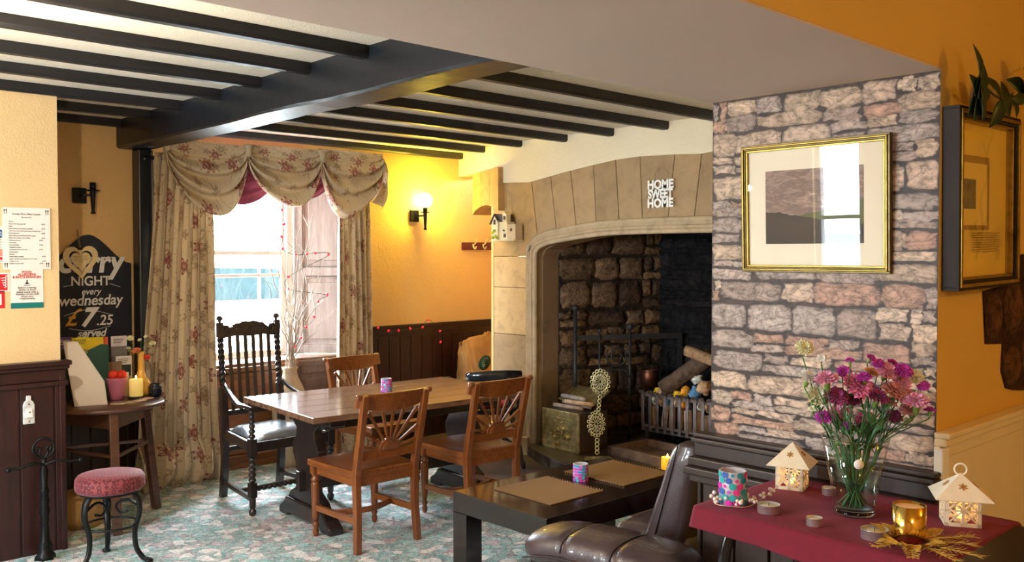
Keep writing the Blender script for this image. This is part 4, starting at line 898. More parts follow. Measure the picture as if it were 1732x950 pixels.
# chalkboard
cb = thing('chalkboard', 'shaped chalkboard advertising curry night on the alcove wall', 'chalkboard', (2.04, 6.293, 0))
pts = [(-.275, .95), (.275, .95), (.275, 1.52)] + [(.275 - .275 * t, 1.54 + .19 * (3 * t * t - 2 * t ** 3)) for t in [i / 8 for i in range(9)]] + [(-.275 * t, 1.73 - .19 * (3 * t * t - 2 * t ** 3)) for t in [i / 8 for i in range(1, 9)]]
b = B(); b.prism(pts, (0, -.014, 0), (1, 0, 0), (0, 0, 1), (0, 1, 0), .014); b.obj('board', CHALKB, cb, bevel=.003)
for s_, sz, z, sh_, bo, mt, dx in (('curry', .205, 1.485, .15, .007, CHALK, .0), ('NIGHT', .088, 1.395, 0, .0015, CHALK, .0), ('every', .060, 1.335, .25, .0006, CHALK, .0), ('wednesday', .098, 1.265, .15, .0016, CHALK, .0), ('£', .155, 1.135, .45, .002, CHALKO, -.13), ('7', .165, 1.13, .35, .007, CHALK, -.03), ('.25', .095, 1.13, .15, .001, CHALK, .085), ('served', .072, 1.055, .3, .002, CHALK, .0), ('6-9', .09, .975, .0, .003, CHALK, .0)):
    text(s_, sz, (dx + .01, -.0152, z - .0), mt, cb, shear=sh_, bold=bo, sx=.92)
for q in (((-.16, 1.39), (-.10, 1.40)), ((.13, 1.405), (.20, 1.38))): b = B(); b.tube([(q[0][0], -.016, q[0][1]), (q[1][0], -.016, q[1][1])], .002, 5); b.obj('flourish', CHALK, cb)
b = B()
b.tube(smoothp([(-.16, -.016, 1.20), (-.02, -.016, 1.235), (.13, -.016, 1.20)], 5), .0018, 5); b.obj('flourish', CHALK, cb); b = B(); b.tube(smoothp([(-.13, -.016, 1.115), (0, -.016, 1.095), (.13, -.016, 1.12)], 5), .0018, 5); b.obj('flourish', CHALK, cb)
hh = thing('hanging_heart', 'cream heart plaque with a heart cut-out hanging over the chalkboard', 'heart decoration', (1.985, 6.262, 1.56), rot=(0, radians(-3), 0))
def heart(k, n=30): return [(k * .0625 * 16 * sin(t) ** 3 / 16 * 1.0, k * .0625 * (13 * cos(t) - 5 * cos(2 * t) - 2 * cos(3 * t) - cos(4 * t)) / 14) for t in [2 * pi * i / n for i in range(n)]]
def heart_ring(b, k0, k1, y0, y1):
    o_, i_ = heart(k0, 40), heart(k1, 40); vs = [[b.V((p[0], y, p[1])) for p in q] for q, y in ((o_, y0), (i_, y0), (i_, y1), (o_, y1))]
    for a in range(4):
        for i in range(40): b.face([vs[a][i], vs[a][(i + 1) % 40], vs[(a + 1) % 4][(i + 1) % 40], vs[(a + 1) % 4][i]])
b = B(); heart_ring(b, 1.75, 1.18, -.004, .004); b.obj('outer_heart', HEARTM, hh); b = B(); b.prism(heart(.98), (0, -.004, 0), (1, 0, 0), (0, 0, 1), (0, 1, 0), .007); b.obj('inner_heart', HEARTM, hh); b = B(); b.bx(-.006, .006, -.003, .003, .03, .07); b.obj('bridge', HEARTM, hh)
text('Some friends come\nsome friends go\nyou are like family\nto me\no', .012, (0, -.0046, .025), ROPE, hh, space=1.0)
b = B(); b.tube([(-.003, 0, .085), (-.006, .02, .15), (0, .03, .205)], .0022, 5); b.tube([(.004, 0, .085), (.004, .02, .15), (0, .03, .205)], .0022, 5); b.obj('hanging_string', ROPE, hh)

# hook rack
hr = thing('hook_rack', 'dark red coat rack board with three brass hooks', 'coat hooks', (5.46, 6.2985, 1.675))
b = B(); b.bx(-.20, .25, -.018, 0, -.035, .035); b.obj('backboard', plain('dark_red_board', (.10, .012, .02), .3), hr, bevel=.004)
for x in (-.075, .045, .155):
    b = B(); b.lathe([(.010, 0), (.010, .004), (.0, .006)], (x, -.018, .012), 10, RX(pi / 2)); b.tube(smoothp([(x, -.018, .015), (x, -.045, .022), (x, -.06, .05)], 5), .006, 8); b.ball((x, -.062, .055), .010, 10); b.tube(smoothp([(x, -.018, .0), (x, -.04, -.025), (x, -.055, -.018), (x, -.06, -.002)], 5), .006, 8); b.obj('hook', BRASSP, hr)
for i, x in enumerate((.16, .185, .215)):
    b = B(); b.lathe([(.009, 0), (.010, .03), (.006, .036), (.007, .046), (0, .05)], (0, 0, 0), 10); o = b.obj('small_figurine', plain('dark_trinket', (.03, .035, .05), .4)); o.location = (5.46 + x, 6.288, 1.7105)
    tag(o, 'tiny dark figurine on top of the coat rack, ' + ('farthest from', 'between the other two by', 'nearest to')[i] + ' the fireplace', 'figurine', 'figurines on the coat rack')
# bird house ornament hung on the stone lintel (local -y faces the room, rotated to face -x)
bh = thing('house_ornament', 'cream painted wooden house ornament hanging on the fireplace stone', 'ornament', (4.985, 5.32, 1.715), -pi / 2)
CRM = plain('cream_painted_wood', (.82, .70, .42), .6, 0, .1); SLATE = plain('dark_roof_paint', (.07, .04, .035), .6)
b = B(); b.prism([(-.15, 0), (-.075, 0), (-.075, .135), (-.112, .20), (-.15, .135)], (0, -.10, 0), (1, 0, 0), (0, 0, 1), (0, 1, 0), .09); b.bx(-.075, .02, -.085, -.005, 0, .145); b.obj('house_body', CRM, bh, bevel=.002)
b = B(); b.bx(.02, .115, -.085, -.005, 0, .125); b.obj('side_wing', plain('beige_painted_wood', (.55, .42, .28), .6), bh, bevel=.002)
b = B(); b.bx(-.16, .12, -.105, 0, -.008, 0); b.obj('base', CRM, bh)
b = B(); b.strip([(-.165, -.055, .128), (-.112, -.055, .208), (-.075, -.055, .16)], .11, .007, (0, 0, 1)); b.prism([(-.11, .205), (.02, .205), (.02, .15), (-.075, .15)], (0, -.09, 0), (1, 0, 0), (0, 0, 1), (0, .35, 0), .2); b.obj('roof', SLATE, bh)
b = B(); b.bx(-.022, .022, -.095, -.05, .145, .20); b.prism([(-.028, .20), (.028, .20), (0, .225)], (0, -.10, 0), (1, 0, 0), (0, 0, 1), (0, 1, 0), .05); b.obj('dormer', CRM, bh)
for q in ((-.012, .012, -.097, -.094, .16, .19), (-.125, -.10, -.102, -.099, .125, .165), (-.02, .006, -.0875, -.0845, .02, .05), (-.03, -.006, -.0875, -.0845, .07, .082)): b = B(); b.bx(*q); b.obj('window_opening', SLATE, bh)
b = B(); b.lathe([(.012, 0), (.012, .003), (0, .003)], (.066, -.085, .08), 14, RX(pi / 2)); b.obj('entry_hole', SLATE, bh)
b = B()
for x, z in ((-.13, .02), (-.10, .03), (-.135, .06), (-.11, .075), (-.08, .02)): b.ball((x, -.105, z), .013, 8)
b.obj('flower_trim', plain('painted_flowers', (.45, .50, .06), .6, 0, .4, 40), bh)
b = B(); b.tube([(-.06, -.03, .20), (-.015, 0, .29), (.02, -.03, .20)], .0018, 5); b.obj('hanging_cord', ROPE, bh)
# HOME SWEET HOME
hs = thing('home_sweet_home_sign', 'white cut-out wooden sign reading HOME SWEET HOME on a wire loop', 'sign', (4.988, 3.842, 2.03), -pi / 2)
for s_, z, w_ in (('HOME', .022, .95), ('SWEET', -.042, .82), ('HOME', -.106, .95)): text(s_, .082, (0, -.006, z), SIGNW, hs, bold=.0035, ext=.004, name='letters', sx=w_)
b = B()
for x in (-.07, -.02, .03, .075): b.bx(x - .004, x + .004, -.008, -.002, -.05, -.038); b.bx(x - .004, x + .004, -.008, -.002, .012, .024)
b.obj('link', SIGNW, hs)
b = B(); b.tube(smoothp([(-.055, -.004, .078), (-.05, -.004, .13), (0, -.002, .165), (.05, -.004, .13), (.055, -.004, .078)], 6), .0016, 5); b.obj('wire_loop', ROPE, hs)

# framed print on the stone wallpaper
PF = thing('framed_print', 'gilt framed landscape print of dark hills hanging on the stone wallpaper', 'picture', (XP - .006, 1.643, 1.772), rot=(radians(0), 0, -pi / 2))
PF.rotation_mode = 'XYZ'; PF.rotation_euler = (radians(1.8), 0, -pi / 2)
def frame(parent, w, h, prof, mats):
    for (a, c, d0, d1, m_) in prof:
        b = B()
        for x0, x1, z0, z1 in ((-w / 2 + a, w / 2 - a, h / 2 - c, h / 2 - a), (-w / 2 + a, w / 2 - a, -h / 2 + a, -h / 2 + c), (-w / 2 + a, -w / 2 + c, -h / 2 + c, h / 2 - c), (w / 2 - c, w / 2 - a, -h / 2 + c, h / 2 - c)):
            b.bx(x0, x1, d0, d1, z0, z1)
        b.obj('frame', mats[m_], parent, bevel=.0015)
frame(PF, .575, .475, [(0, .008, -.022, 0, 0), (.008, .013, -.028, 0, 1), (.013, .019, -.022, 0, 0), (.019, .026, -.018, 0, 1)], [GILTD, GOLDF])
b = B(); b.bx(-.265, .265, -.008, -.004, -.215, .215); b.obj('mount', plain('cream_mount', (.88, .82, .68), .7, 0, .02), PF)
def m_print():
    t = NT('hill_print'); v = t.coord(); sp = t.n('ShaderNodeSeparateXYZ'); t.l(v, sp.inputs[0]); x, z = sp.outputs[0], sp.outputs[2]
    n = t.noise(t.coord(scale=(3, 1, 9)), 3.5, 6, .6, 1.0)
    sky = t.ramp(t.math('ADD', t.math('MULTIPLY', n, .9), t.math('MULTIPLY', z, 1.2)), [(.30, (.75, .58, .45)), (.40, (.32, .22, .19)), (.52, (.16, .11, .11)), (.62, (.34, .24, .21)), (.75, (.17, .12, .12))])
    ridge = t.math('ADD', t.math('MULTIPLY', x, -.16), t.math('ADD', t.math('MULTIPLY', t.noise(t.coord(scale=(1, 0, 0)), 9, 3), .05), -.065))
    hill = t.math('LESS_THAN', z, ridge); hill2 = t.math('LESS_THAN', z, t.math('ADD', ridge, t.math('ADD', t.math('MULTIPLY', x, .35), .02)))
    c = t.mix(hill2, sky, (.09, .11, .035)); c = t.mix(hill, c, (.014, .012, .016)); t.set(Base_Color=c, Roughness=.6); return t.m
b = B(); b.bx(-.19, .19, -.0092, -.008, -.133, .137); b.obj('print', m_print(), PF)
b = B(); b.bx(-.265, .265, -.0135, -.0115, -.215, .215); b.obj('glazing', PANE, PF)

# framed notice / mirror glass on the yellow wall; yellow reflection painted into mount and sheets
MF = thing('glazed_frame', 'tall gilt frame with a faded sheet coloured with yellow reflected light', 'picture', (3.325, YW - .002, 1.785), 0)
MF.rotation_euler = (0, radians(-1), 0)
frame(MF, .56, .60, [(0, .010, -.055, 0, 0), (.010, .022, -.060, 0, 1), (.022, .032, -.052, 0, 0), (.032, .042, -.045, 0, 1)], [plain('dark_frame_wood', (.010, .004, .002), .7), GOLDF])
b = B(); b.bx(-.245, .245, -.02, -.012, -.265, .265); b.obj('backing', plain('mount_yellow_reflection', (.88, .62, .08), .6, 0, .05), MF)  # backing colour carries the yellow reflection of the lit wall
b = B(); b.bx(-.15, .18, -.022, -.020, -.17, .20); b.obj('sheet', plain('sheet_yellow_reflection', (.85, .62, .12), .6, 0, .05), MF)
b = B(); b.bx(-.24, .06, -.026, -.0225, -.10, .15); b.obj('inner_mount', plain('inner_gilt', (.38, .22, .04), .5, 0, .1), MF)
b = B(); b.bx(-.235, .035, -.0275, -.026, -.085, .125); b.obj('inner_sheet', plain('sheet_light_yellow_reflection', (.88, .66, .16), .6, 0, .03), MF)
b = B(); b.bx(-.235, -.07, -.029, -.0275, -.03, .07); b.obj('small_picture', plain('dim_landscape', (.12, .12, .08), .6, 0, .7, 30), MF)
b = B()
for i in range(9): b.bx(-.10, .15 - .02 * (i % 3), -.0285, -.0278, -.112 - i * .008, -.110 - i * .008)
b.obj('printed_lines', plain('brown_ink', (.30, .17, .04), .6), MF)
b = B(); b.bx(-.26, .26, -.040, -.038, -.28, .28); b.obj('glazing', PANE, MF)
# leafy garland
GA = thing('leaf_garland', 'dark leafy twig garland draped over the top of the yellow glazed frame', 'garland', (3.3, YW - .05, 2.1))
def leaf(b, p, d, n_, L, w, fold=.15):
    p, d, n_ = Vector(p), Vector(d).normalized(), Vector(n_).normalized(); s_ = d.cross(n_).normalized(); n_ = s_.cross(d)
    prof = [(0, .04), (.12, .45), (.3, .92), (.5, 1.0), (.7, .75), (.88, .35), (1, 0.02)]; L0 = []; R0 = []; C0 = []
    for t, k_ in prof:
        c = p + d * L * t - n_ * L * .12 * t * t; C0.append(b.V(c)); L0.append(b.V(c + s_ * w * k_ / 2 + n_ * w * fold * k_)); R0.append(b.V(c - s_ * w * k_ / 2 + n_ * w * fold * k_))
    for i in range(len(prof) - 1): b.face([C0[i], L0[i], L0[i + 1], C0[i + 1]], None, None, True); b.face([C0[i], C0[i + 1], R0[i + 1], R0[i]], None, None, True)
stemp = smoothp([(-.26, -.04, -.02), (-.24, -.05, .06), (-.17, -.05, .04), (-.05, -.05, .02), (.06, -.05, .035), (.2, -.05, .07), (.33, -.05, .16), (.45, -.05, .2)], 6)
b = B(); b.tube(stemp, .004, 6); b.obj('vine', plain('vine_bark', (.05, .025, .015), .7), GA)
rl = random.Random(6)
for (x, z, n_, L) in ((-.22, .06, 7, .09), (-.25, .0, 6, .08), (-.02, .02, 4, .08), (.08, .03, 3, .06), (.20, .07, 4, .08), (.26, .0, 4, .09), (.33, .13, 4, .10)):
    for q in range(n_):
        a = rl.uniform(0, 2 * pi); b = B(); leaf(b, (x, -.05, z), (cos(a), rl.uniform(-.5, .15), sin(a)), (rl.uniform(-.3, .3), -1, rl.uniform(-.2, .5)), L * rl.uniform(1.0, 1.5), L * .75); b.obj('leaf', LEAF, GA, solid=.0008)
b = B()
for p in (((.30, -.07, -.05), (.24, -.07, -.14), (.25, -.07, -.22), (.19, -.07, -.30), (.21, -.07, -.42), (.15, -.07, -.52)), ((.25, -.07, -.22), (.28, -.07, -.16)), ((.21, -.07, -.42), (.26, -.07, -.36)), ((.24, -.07, -.14), (.20, -.07, -.09))): b.tube(smoothp(p, 5), .0026, 5)
b.obj('twig', plain('vine_bark_thin', (.05, .025, .015), .7), GA)
for a in (-.6, .3, 1.3, 2.4): b = B(); leaf(b, (.17, -.075, -.44), (cos(a), -.2, sin(a)), (0, -1, .2), .07, .035); b.obj('leaf', LEAF, GA, solid=.0008)

# =================================================================== CURTAINS
def curtain(name, label, xt, xb, y, ztop, ph, n_f, lean=0, puddle=.0):
    r = thing(name, label, 'curtain', (0, 0, 0)); Wc = 1.5
    def f(u, v):
        # v: 0 bottom, 1 top ; gathered pleats converge upward
        x0 = xb[0] + (xt[0] - xb[0]) * v ** .8; x1 = xb[1] + (xt[1] - xb[1]) * v ** .8
        uu = u + .018 * sin(2 * pi * 2 * u + v * 3 + ph)
        a = .042 * (1 - .45 * v) * (1 + .35 * sin(2 * pi * u * 1.3 + ph))
        w = 2 * pi * n_f * uu + .7 * sin(v * 4 + ph) + ph
        x = x0 + (x1 - x0) * u + .010 * sin(w * 2 + 1) * (1 - .3 * v); yy = y - a * sin(w) - .05 * (1 - v) ** 3
        z = .015 + (ztop - .015) * v
        if v < .14:
            k = 1 - v / .14; bulge = sin(pi * (1 - k) * .95 + .15) * puddle
            yy -= bulge * (.7 + .5 * sin(w * .5 + 1)) * .7; x += bulge * .35 * sin(w * .37 + 2) + (.03 * k if False else 0)
            z += .012 * k * sin(w * .5) + .012 * k
            yy += .03 * k * k
        return (x, yy, z)
    b = B(); b.grid(f, 110, 70, 1.25, 2.3); b.obj('drape', CURT, r, solid=.003); return r
curtain('curtain', 'floral linen curtain left of the window, pooling on the carpet beside the black post', (2.40, 2.79), (2.20, 2.80), 6.06, 2.28, .4, 7, puddle=.12)
curtain('curtain', 'floral linen curtain right of the window, between shutter and wall lamp', (3.84, 4.12), (3.80, 4.16), 6.10, 2.30, 2.1, 6, puddle=.06)
# pole and finial
b_ = thing('curtain_pole', 'dark curtain pole with a turned finial showing right of the valance', 'curtain pole', (0, 6.17, 2.283))
b = B(); b.tube([(2.46, 0, 0), (4.27, 0, 0)], .012, 10); b.obj('pole', BLACKWOOD, b_)
b = B(); b.lathe([(.012, 0), (.016, .01), (.010, .02), (.022, .04), (.022, .055), (.010, .07), (.014, .08), (0, .10)], (4.27, 0, 0), 12, RY(pi / 2)); b.obj('finial', BLACKWOOD, b_)
# valance: three swags over a plum lining
VA = thing('swag_valance', 'floral linen swag valance with three drapes above the window', 'valance', (0, 0, 0))
nodes = [2.425, 3.005, 3.60, 4.17]; drop = [.40, .345, .43]; YV = 5.965
for k_ in range(3):
    x0, x1, D = nodes[k_], nodes[k_ + 1], drop[k_]
    def f(u, v, x0=x0, x1=x1, D=D, k_=k_):
        s_ = max(0, sin(pi * u)) ** .62; skew = (.06 if k_ == 2 else -.03) * sin(2 * pi * u) * v
        low = .035 + D * s_ + skew; ztop = 2.365 + .015 * k_
        z = ztop - (.05 * v + low * v ** (1.15 + .25 * s_))
        x = x0 + (x1 - x0) * u + .02 * sin(pi * u * 2) * v * -1
        fold = sin(v * 2 * pi * 4.3 + .6 * sin(u * pi) + k_) * (.026 + .014 * s_) * (0 if v < .22 else min(1, (v - .22) * 4))
        y = YV - .05 * s_ * v - fold - .012 * noise.noise(Vector((u * 3, v * 5, k_))) 
        return (x, y, z - fold * .35)
    b = B(); b.grid(f, 48, 44, .78, .62); b.obj('swag', CURT, VA, solid=.003)
for k_, x in enumerate(nodes[:3]):
    b = B(); b.lathe([(.004, -.045), (.020, -.03), (.026, -.008), (.021, .008), (.034, .028), (.040, .045)], (x + .005, YV - .035, 2.325), 22, None, None, .22, cap=False); b.obj('gathered_knot', CURT, VA, solid=.002)
def g(u, v):
    s_ = max(0, sin(pi * u)) ** .7; return (4.06 + .17 * u, YV + .06 - .10 * u + .02 * sin(v * 14), 2.38 - v * (.12 + .36 * (1 - u * .35)) - 0)
b = B(); b.grid(lambda u, v: (4.15 + .08 * sin(v * pi) + .03 * sin(u * 9) * v, YV + .16 * u - .02 * sin(v * 9), 2.39 - v * (.43 - .1 * u)), 12, 24, .25, .5); b.obj('return_fold', CURT, VA, solid=.003)
LN = thing('scalloped_lining', 'plum red scalloped lining hanging behind the swags', 'curtain lining', (0, 0, 0))
for xc, zb, w in ((3.01, 1.955, .24), (3.55, 2.02, .20)):
    b = B(); b.grid(lambda u, v: (xc + (u - .5) * 2 * w, 6.045 + .012 * sin(v * 26 + u * 2), 2.34 - v * ((2.34 - zb) - .12 * (2 * u - 1) ** 2 * 1.0)), 20, 30); b.obj('scallop', LINING, LN, solid=.003)

# =================================================================== VASE OF TWIGS AND LIGHTS
fv = thing('floor_vase', 'tall sand coloured floor vase of willow twigs behind the table', 'vase', (3.43, 6.13, 0))
b = B(); b.lathe([(.0, 0), (.075, 0), (.085, .03), (.11, .18), (.135, .38), (.13, .50), (.095, .60), (.058, .68), (.050, .72), (.062, .748), (.056, .75), (.044, .72), (.048, .68), (.0, .40)], (0, 0, 0), 30); b.obj('body', BEIGEG, fv)
rw = random.Random(21)
tgt = [(3.20, 1.42), (3.33, 1.85), (3.36, 2.18), (3.60, 1.72), (3.72, 1.66), (3.83, 1.20), (3.48, 1.52), (3.72, 2.0), (3.42, 1.60), (3.30, 1.55), (3.52, 1.35), (3.64, 1.45), (3.38, 1.40), (3.46, 1.95), (3.27, 1.68), (3.57, 1.55), (3.78, 1.42), (3.35, 1.30)]
for i, (tx, tz) in enumerate(tgt):
    P = [Vector((3.43 + rw.uniform(-.02, .02), 6.13, .45))]; P.append(Vector((3.43 + (tx - 3.43) * .12 + rw.uniform(-.02, .02), 6.13 + rw.uniform(-.02, .02), .76))); yt = 6.13 + rw.uniform(-.16, .10); n = 9
    for q in range(1, n + 1):
        t = q / n; x = 3.43 + (tx - 3.43) * t ** 1.5; P.append(Vector((x + rw.uniform(-.022, .022) * (1 if q < n else .3), 6.13 + (yt - 6.13) * t + rw.uniform(-.02, .02), .76 + (tz - .76) * t)))
    pp = smoothp(P, 4); b = B(); b.tube(pp, [.0055 * (1 - .72 * j / len(pp)) for j in range(len(pp))], 5)
    for s_ in range(3):
        j = int(len(pp) * rw.uniform(.4, .85)); p = pp[j]; e = p + Vector((rw.uniform(-.09, .09), rw.uniform(-.04, .04), rw.uniform(.04, .16))); b.tube(smoothp([p, (p + e) / 2 + Vector((rw.uniform(-.02, .02), 0, 0)), e], 4), [.0028] * 6 + [.0015] * 3, 4)
    o = b.obj('willow_twig', TWIG); tag(o, 'bare pale willow twig curling up out of the floor vase', 'twig', 'willow twigs in the floor vase')
def string_lights(label, pts, bulbs):
    r = thing('string_lights', label, 'string lights'); pp = smoothp(pts, 6); b = B(); b.tube(pp, .0022, 5); b.obj('cord', GREENC, r)
    for x, y, z in bulbs:
        b = B(); b.lathe([(.004, 0), (.008, .004), (.009, .012), (.006, .022), (0, .026)], (x, y, z), 8, RX(rw.uniform(-1, 1)) @ RY(rw.uniform(-1.5, 1.5))); b.obj('bulb', REDB, r)
BL = [(3.362, 1.921), (3.361, 1.82), (3.36, 1.723), (3.359, 1.635), (3.458, 1.591), (3.558, 1.596), (3.645, 1.605), (3.76, 1.591), (3.417, 1.431), (3.416, 1.334), (3.737, 1.279), (3.643, 1.232), (3.632, 1.114), (3.564, 1.045), (3.513, .963), (3.46, .90)]
string_lights('red string lights wound through the willow twigs at the window', [(3.37, 6.09, 2.15)] + [(x, 6.10, z + .006) for x, z in BL], [(x, 6.10, z) for x, z in BL])
BW = [(4.294, .985), (4.395, .955), (4.517, .95), (4.641, .958), (4.755, .966), (4.832, 1.029), (4.943, .925), (4.956, .82)]
string_lights('red string lights along the dado below the lit wall lamp', [(4.2, 6.235, 1.0)] + [(x, 6.232, z + .006) for x, z in BW], [(x, 6.23, z) for x, z in BW])

# kraft sack in the corner
ks = thing('paper_sack', 'tall crumpled kraft paper sack with a round dark green emblem in the corner', 'sack', (5.28, 6.02, 0))
def sack(u, v):
    a = 2 * pi * u; k = 1 - .22 * max(0, v - .55) / .45; ex = .5; w = .22 * k; d = (.13 * (1 - .75 * max(0, v - .5) / .5))
    c, s_ = cos(a), sin(a); cr = .018 * noise.noise(Vector((c * 3, s_ * 3, v * 7))) + .012 * noise.noise(Vector((c * 9, s_ * 9, v * 17)))
    top = .86 + .05 * sin(a * 1 + 2) + .04 * noise.noise(Vector((c * 2, s_ * 2, 1)))
    return ((w + cr) * math.copysign(abs(c) ** ex, c) - .05 * v * v, (d + cr) * math.copysign(abs(s_) ** ex, s_) + .06 * v * v, top * v + .001)
b = B(); b.grid(sack, 60, 40, 1, 1, True); b.obj('bag', KRAFT, ks, solid=.002)
b = B(); b.lathe([(.068, 0), (.068, .004), (0, .005)], (-.10, -.128, .66), 28, RX(pi / 2 + .25)); em = b.obj('emblem', GREENL, ks)
b = B()
for i in range(8): a = radians(70 + 26 * i); b.strip([(-.092 + .018 * cos(a), -.134 - .02 * .0, .66 + .018 * sin(a)), (-.092 + .048 * cos(a), -.134 - .012 * sin(a) * 1, .66 + .048 * sin(a))], .004, .003, (0, 1, 0))
b.obj('shell_mark', plain('pale_green_print', (.35, .5, .35), .6), em)

# =================================================================== SIDE TABLE THINGS (top z .72)
def tag1(o, label, cat, loc, rz=0, group=None): o.location = loc; o.rotation_euler = (0, 0, rz); return tag(o, label, cat, group)
ZT = .7205
mf = thing('magazine_file', 'white cardboard magazine file leaning at the left of the side table', 'magazine file', (1.705, 5.525, ZT), radians(-18))
b = B(); pr = [(0, 0), (.175, 0), (.16, .13), (.02, .37), (-.055, .375)]
for y in (0, .075): b.prism(pr, (0, y, 0), (1, 0, 0), (0, 0, 1), (0, 1, 0), .004)
b.prism([(-.0, 0), (.175, 0), (.175, .004), (0, .004)], (0, 0, 0), (1, 0, 0), (0, 0, 1), (0, 1, 0), .079); b.prism([(0, 0), (-.055, .375), (-.051, .375), (.004, 0)], (0, 0, 0), (1, 0, 0), (0, 0, 1), (0, 1, 0), .079); b.prism([(.171, .004), (.157, .13), (.161, .13), (.175, .004)], (0, 0, 0), (1, 0, 0), (0, 0, 1), (0, 1, 0), .079)
b.obj('case', PAPER, mf)
ls = thing('leaflet_rack', 'dark green tiered leaflet rack at the back of the side table', 'leaflet rack', (1.93, 5.80, ZT), radians(-6))
b = B(); b.bx(-.20, .19, .05, .06, 0, .30); b.bx(-.20, .19, -.04, .06, 0, .01); b.obj('back_panel', INK, ls, bevel=.002)
for z, y in ((.0, -.04), (.12, -.01), (.20, .02)):
    b = B(); b.bx(-.20, .19, y, y + .004, z, z + .07); b.obj('pocket', plain('smoked_acrylic', (.03, .04, .04), .15), ls)
gh = thing('leaflet_holder', 'dark green acrylic leaflet holder in front of the rack', 'leaflet holder', (1.89, 5.70, ZT), radians(-18))
b = B(); b.prism([(0, 0), (.115, 0), (.115, .33), (.075, .335), (0, .30)], (-.05, .02, 0), (1, 0, 0), (0, 0, 1), (0, 1, 0), .004); b.prism([(0, 0), (.115, 0), (.115, .14), (0, .14)], (-.05, -.03, 0), (1, 0, 0), (0, 0, 1), (0, 1, 0), .004); b.bx(-.05, .065, -.03, .02, 0, .004); b.bx(.061, .065, -.03, .02, 0, .3)
b.obj('holder', GREENL, gh)
LF = [(-.17, .055, .30, .36, (.14, .07, .26), 'purple', 'Moulin'), (-.085, .05, .30, .355, (.80, .66, .03), 'yellow', 'SUMMER\nFRESH'), (.0, .045, .30, .352, (.85, .62, .03), 'yellow and red', ''), (.03, .055, .30, .35, (.70, .10, .05), 'red splashed', ''), (.14, .05, .29, .352, (.72, .66, .70), 'pale pink', 'Bistro menu'), (-.10, .025, .20, .285, (.40, .30, .08), 'brown', ''), (.13, .02, .20, .29, (.16, .15, .15), 'grey', ''), (.15, .0, .12, .23, (.75, .72, .72), 'white', 'Gardens'), (.08, -.03, .05, .20, (.22, .15, .10), 'dark brown food', '')]
for i, (x, y, z0, z1, c_, nm, tx) in enumerate(LF):
    lf = thing('leaflet', nm + ' leaflet in the rack, ' + ('top row' if z0 > .25 else 'lower rows'), 'leaflet', (1.93 + x * cos(radians(-6)), 5.80 + y - x * .10, ZT + z0 - .085), radians(-6), 'leaflets in the rack')
    b = B(); b.bx(-.047, .047, -.003, 0, 0, z1 - z0 + .10); b.obj('card', plain('leaflet_%d' % i, c_, .4, 0, .06 if 'splash' not in nm else .5, 30), lf)
    if 'yellow leaflet' in nm + ' leaflet' and tx: text(tx, .018, (0, -.004, z1 - z0 + .075), INK, lf, space=.85)
    elif tx:
        for q_ in range(3): b = B(); b.bx(-.034, .03 - .008 * q_, -.0036, -.003, z1 - z0 + .078 - .011 * q_, z1 - z0 + .0815 - .011 * q_); b.obj('printed_line', INK if 'purple' not in nm else PAPER, lf)
pb = thing('pink_bucket', 'small pink ribbed bucket on the side table', 'bucket', (1.985, 5.645, ZT))
b = B(); b.lathe([(0, 0), (.042, 0), (.046, .03), (.048, .032), (.050, .06), (.052, .062), (.055, .095), (.058, .097), (.060, .128), (.063, .132), (.056, .132), (.052, .09), (.04, .01), (0, .01)], (0, 0, 0), 26); b.obj('pail', PINKP, pb)
for i, (x, y, z) in enumerate(((-.025, -.01, .15), (.028, -.012, .148), (.0, .025, .146), (-.005, 0, .12))):
    b = B(); b.lathe([(.001, -.028), (.016, -.023), (.026, -.01), (.029, 0), (.026, .012), (.015, .024), (.001, .028)], (0, 0, 0), 16, None, None, .12); o = b.obj('red_pompom', plain('scarlet_ball_%d' % i, (.85, .05, .02), .8, 0, .2, 60)); tag1(o, ('scarlet ball at the left rim of the pink bucket', 'scarlet ball at the right rim of the pink bucket', 'scarlet ball at the back of the pink bucket', 'scarlet ball lowest in the middle of the pink bucket')[i], 'ball', (1.985 + x, 5.645 + y, ZT + z), 0, 'scarlet balls in the pink bucket')
pc = thing('pillar_candle', 'lit cream pillar candle on a dark base on the side table', 'candle', (2.085, 5.60, ZT))
def candle(r, R_, h, wax, flame=.03, base=None):
    b = B(); b.lathe([(0, .006), (R_, .006), (R_, h - .01), (R_ * .97, h + .004), (R_ * .85, h), (R_ * .6, h - .012), (0, h - .014)], (0, 0, 0), 26); b.obj('wax', wax, r)
    b = B(); b.tube([(0, 0, h - .014), (.001, 0, h + .004)], .0014, 5); b.obj('wick', INK, r)
    if flame: b = B(); b.lathe([(.0005, 0), (.0045, .006), (.0055, .012), (.003, .022), (.0004, flame)], (0, 0, h), 10); b.obj('flame', FLAME, r)
candle(pc, .040, .115, WAXC, .026); b = B(); b.lathe([(0, 0), (.042, 0), (.043, .014), (.035, .016), (.03, .007), (0, .007)], (0, 0, 0), 24); b.obj('base', INK, pc)
yv = thing('bud_vase', 'slender ochre bud vase on the side table', 'vase', (2.15, 5.69, ZT))
b = B(); b.lathe([(0, 0), (.045, 0), (.062, .02), (.068, .05), (.055, .085), (.030, .12), (.019, .16), (.0185, .25), (.025, .275), (.021, .275), (.015, .25), (0, .1)], (0, 0, 0), 30); b.obj('body', ORYEL, yv)
nj = thing('dark_jar', 'squat ribbed black glass jar at the right rim of the side table', 'jar', (2.20, 5.595, ZT))
b = B(); b.lathe([(0, 0), (.030, 0), (.040, .012), (.037, .02), (.042, .032), (.038, .042), (.042, .053), (.036, .065), (.030, .075), (.031, .08), (.024, .08), (.022, .02), (0, .02)], (0, 0, 0), 26); b.obj('body', NAVYG, nj)
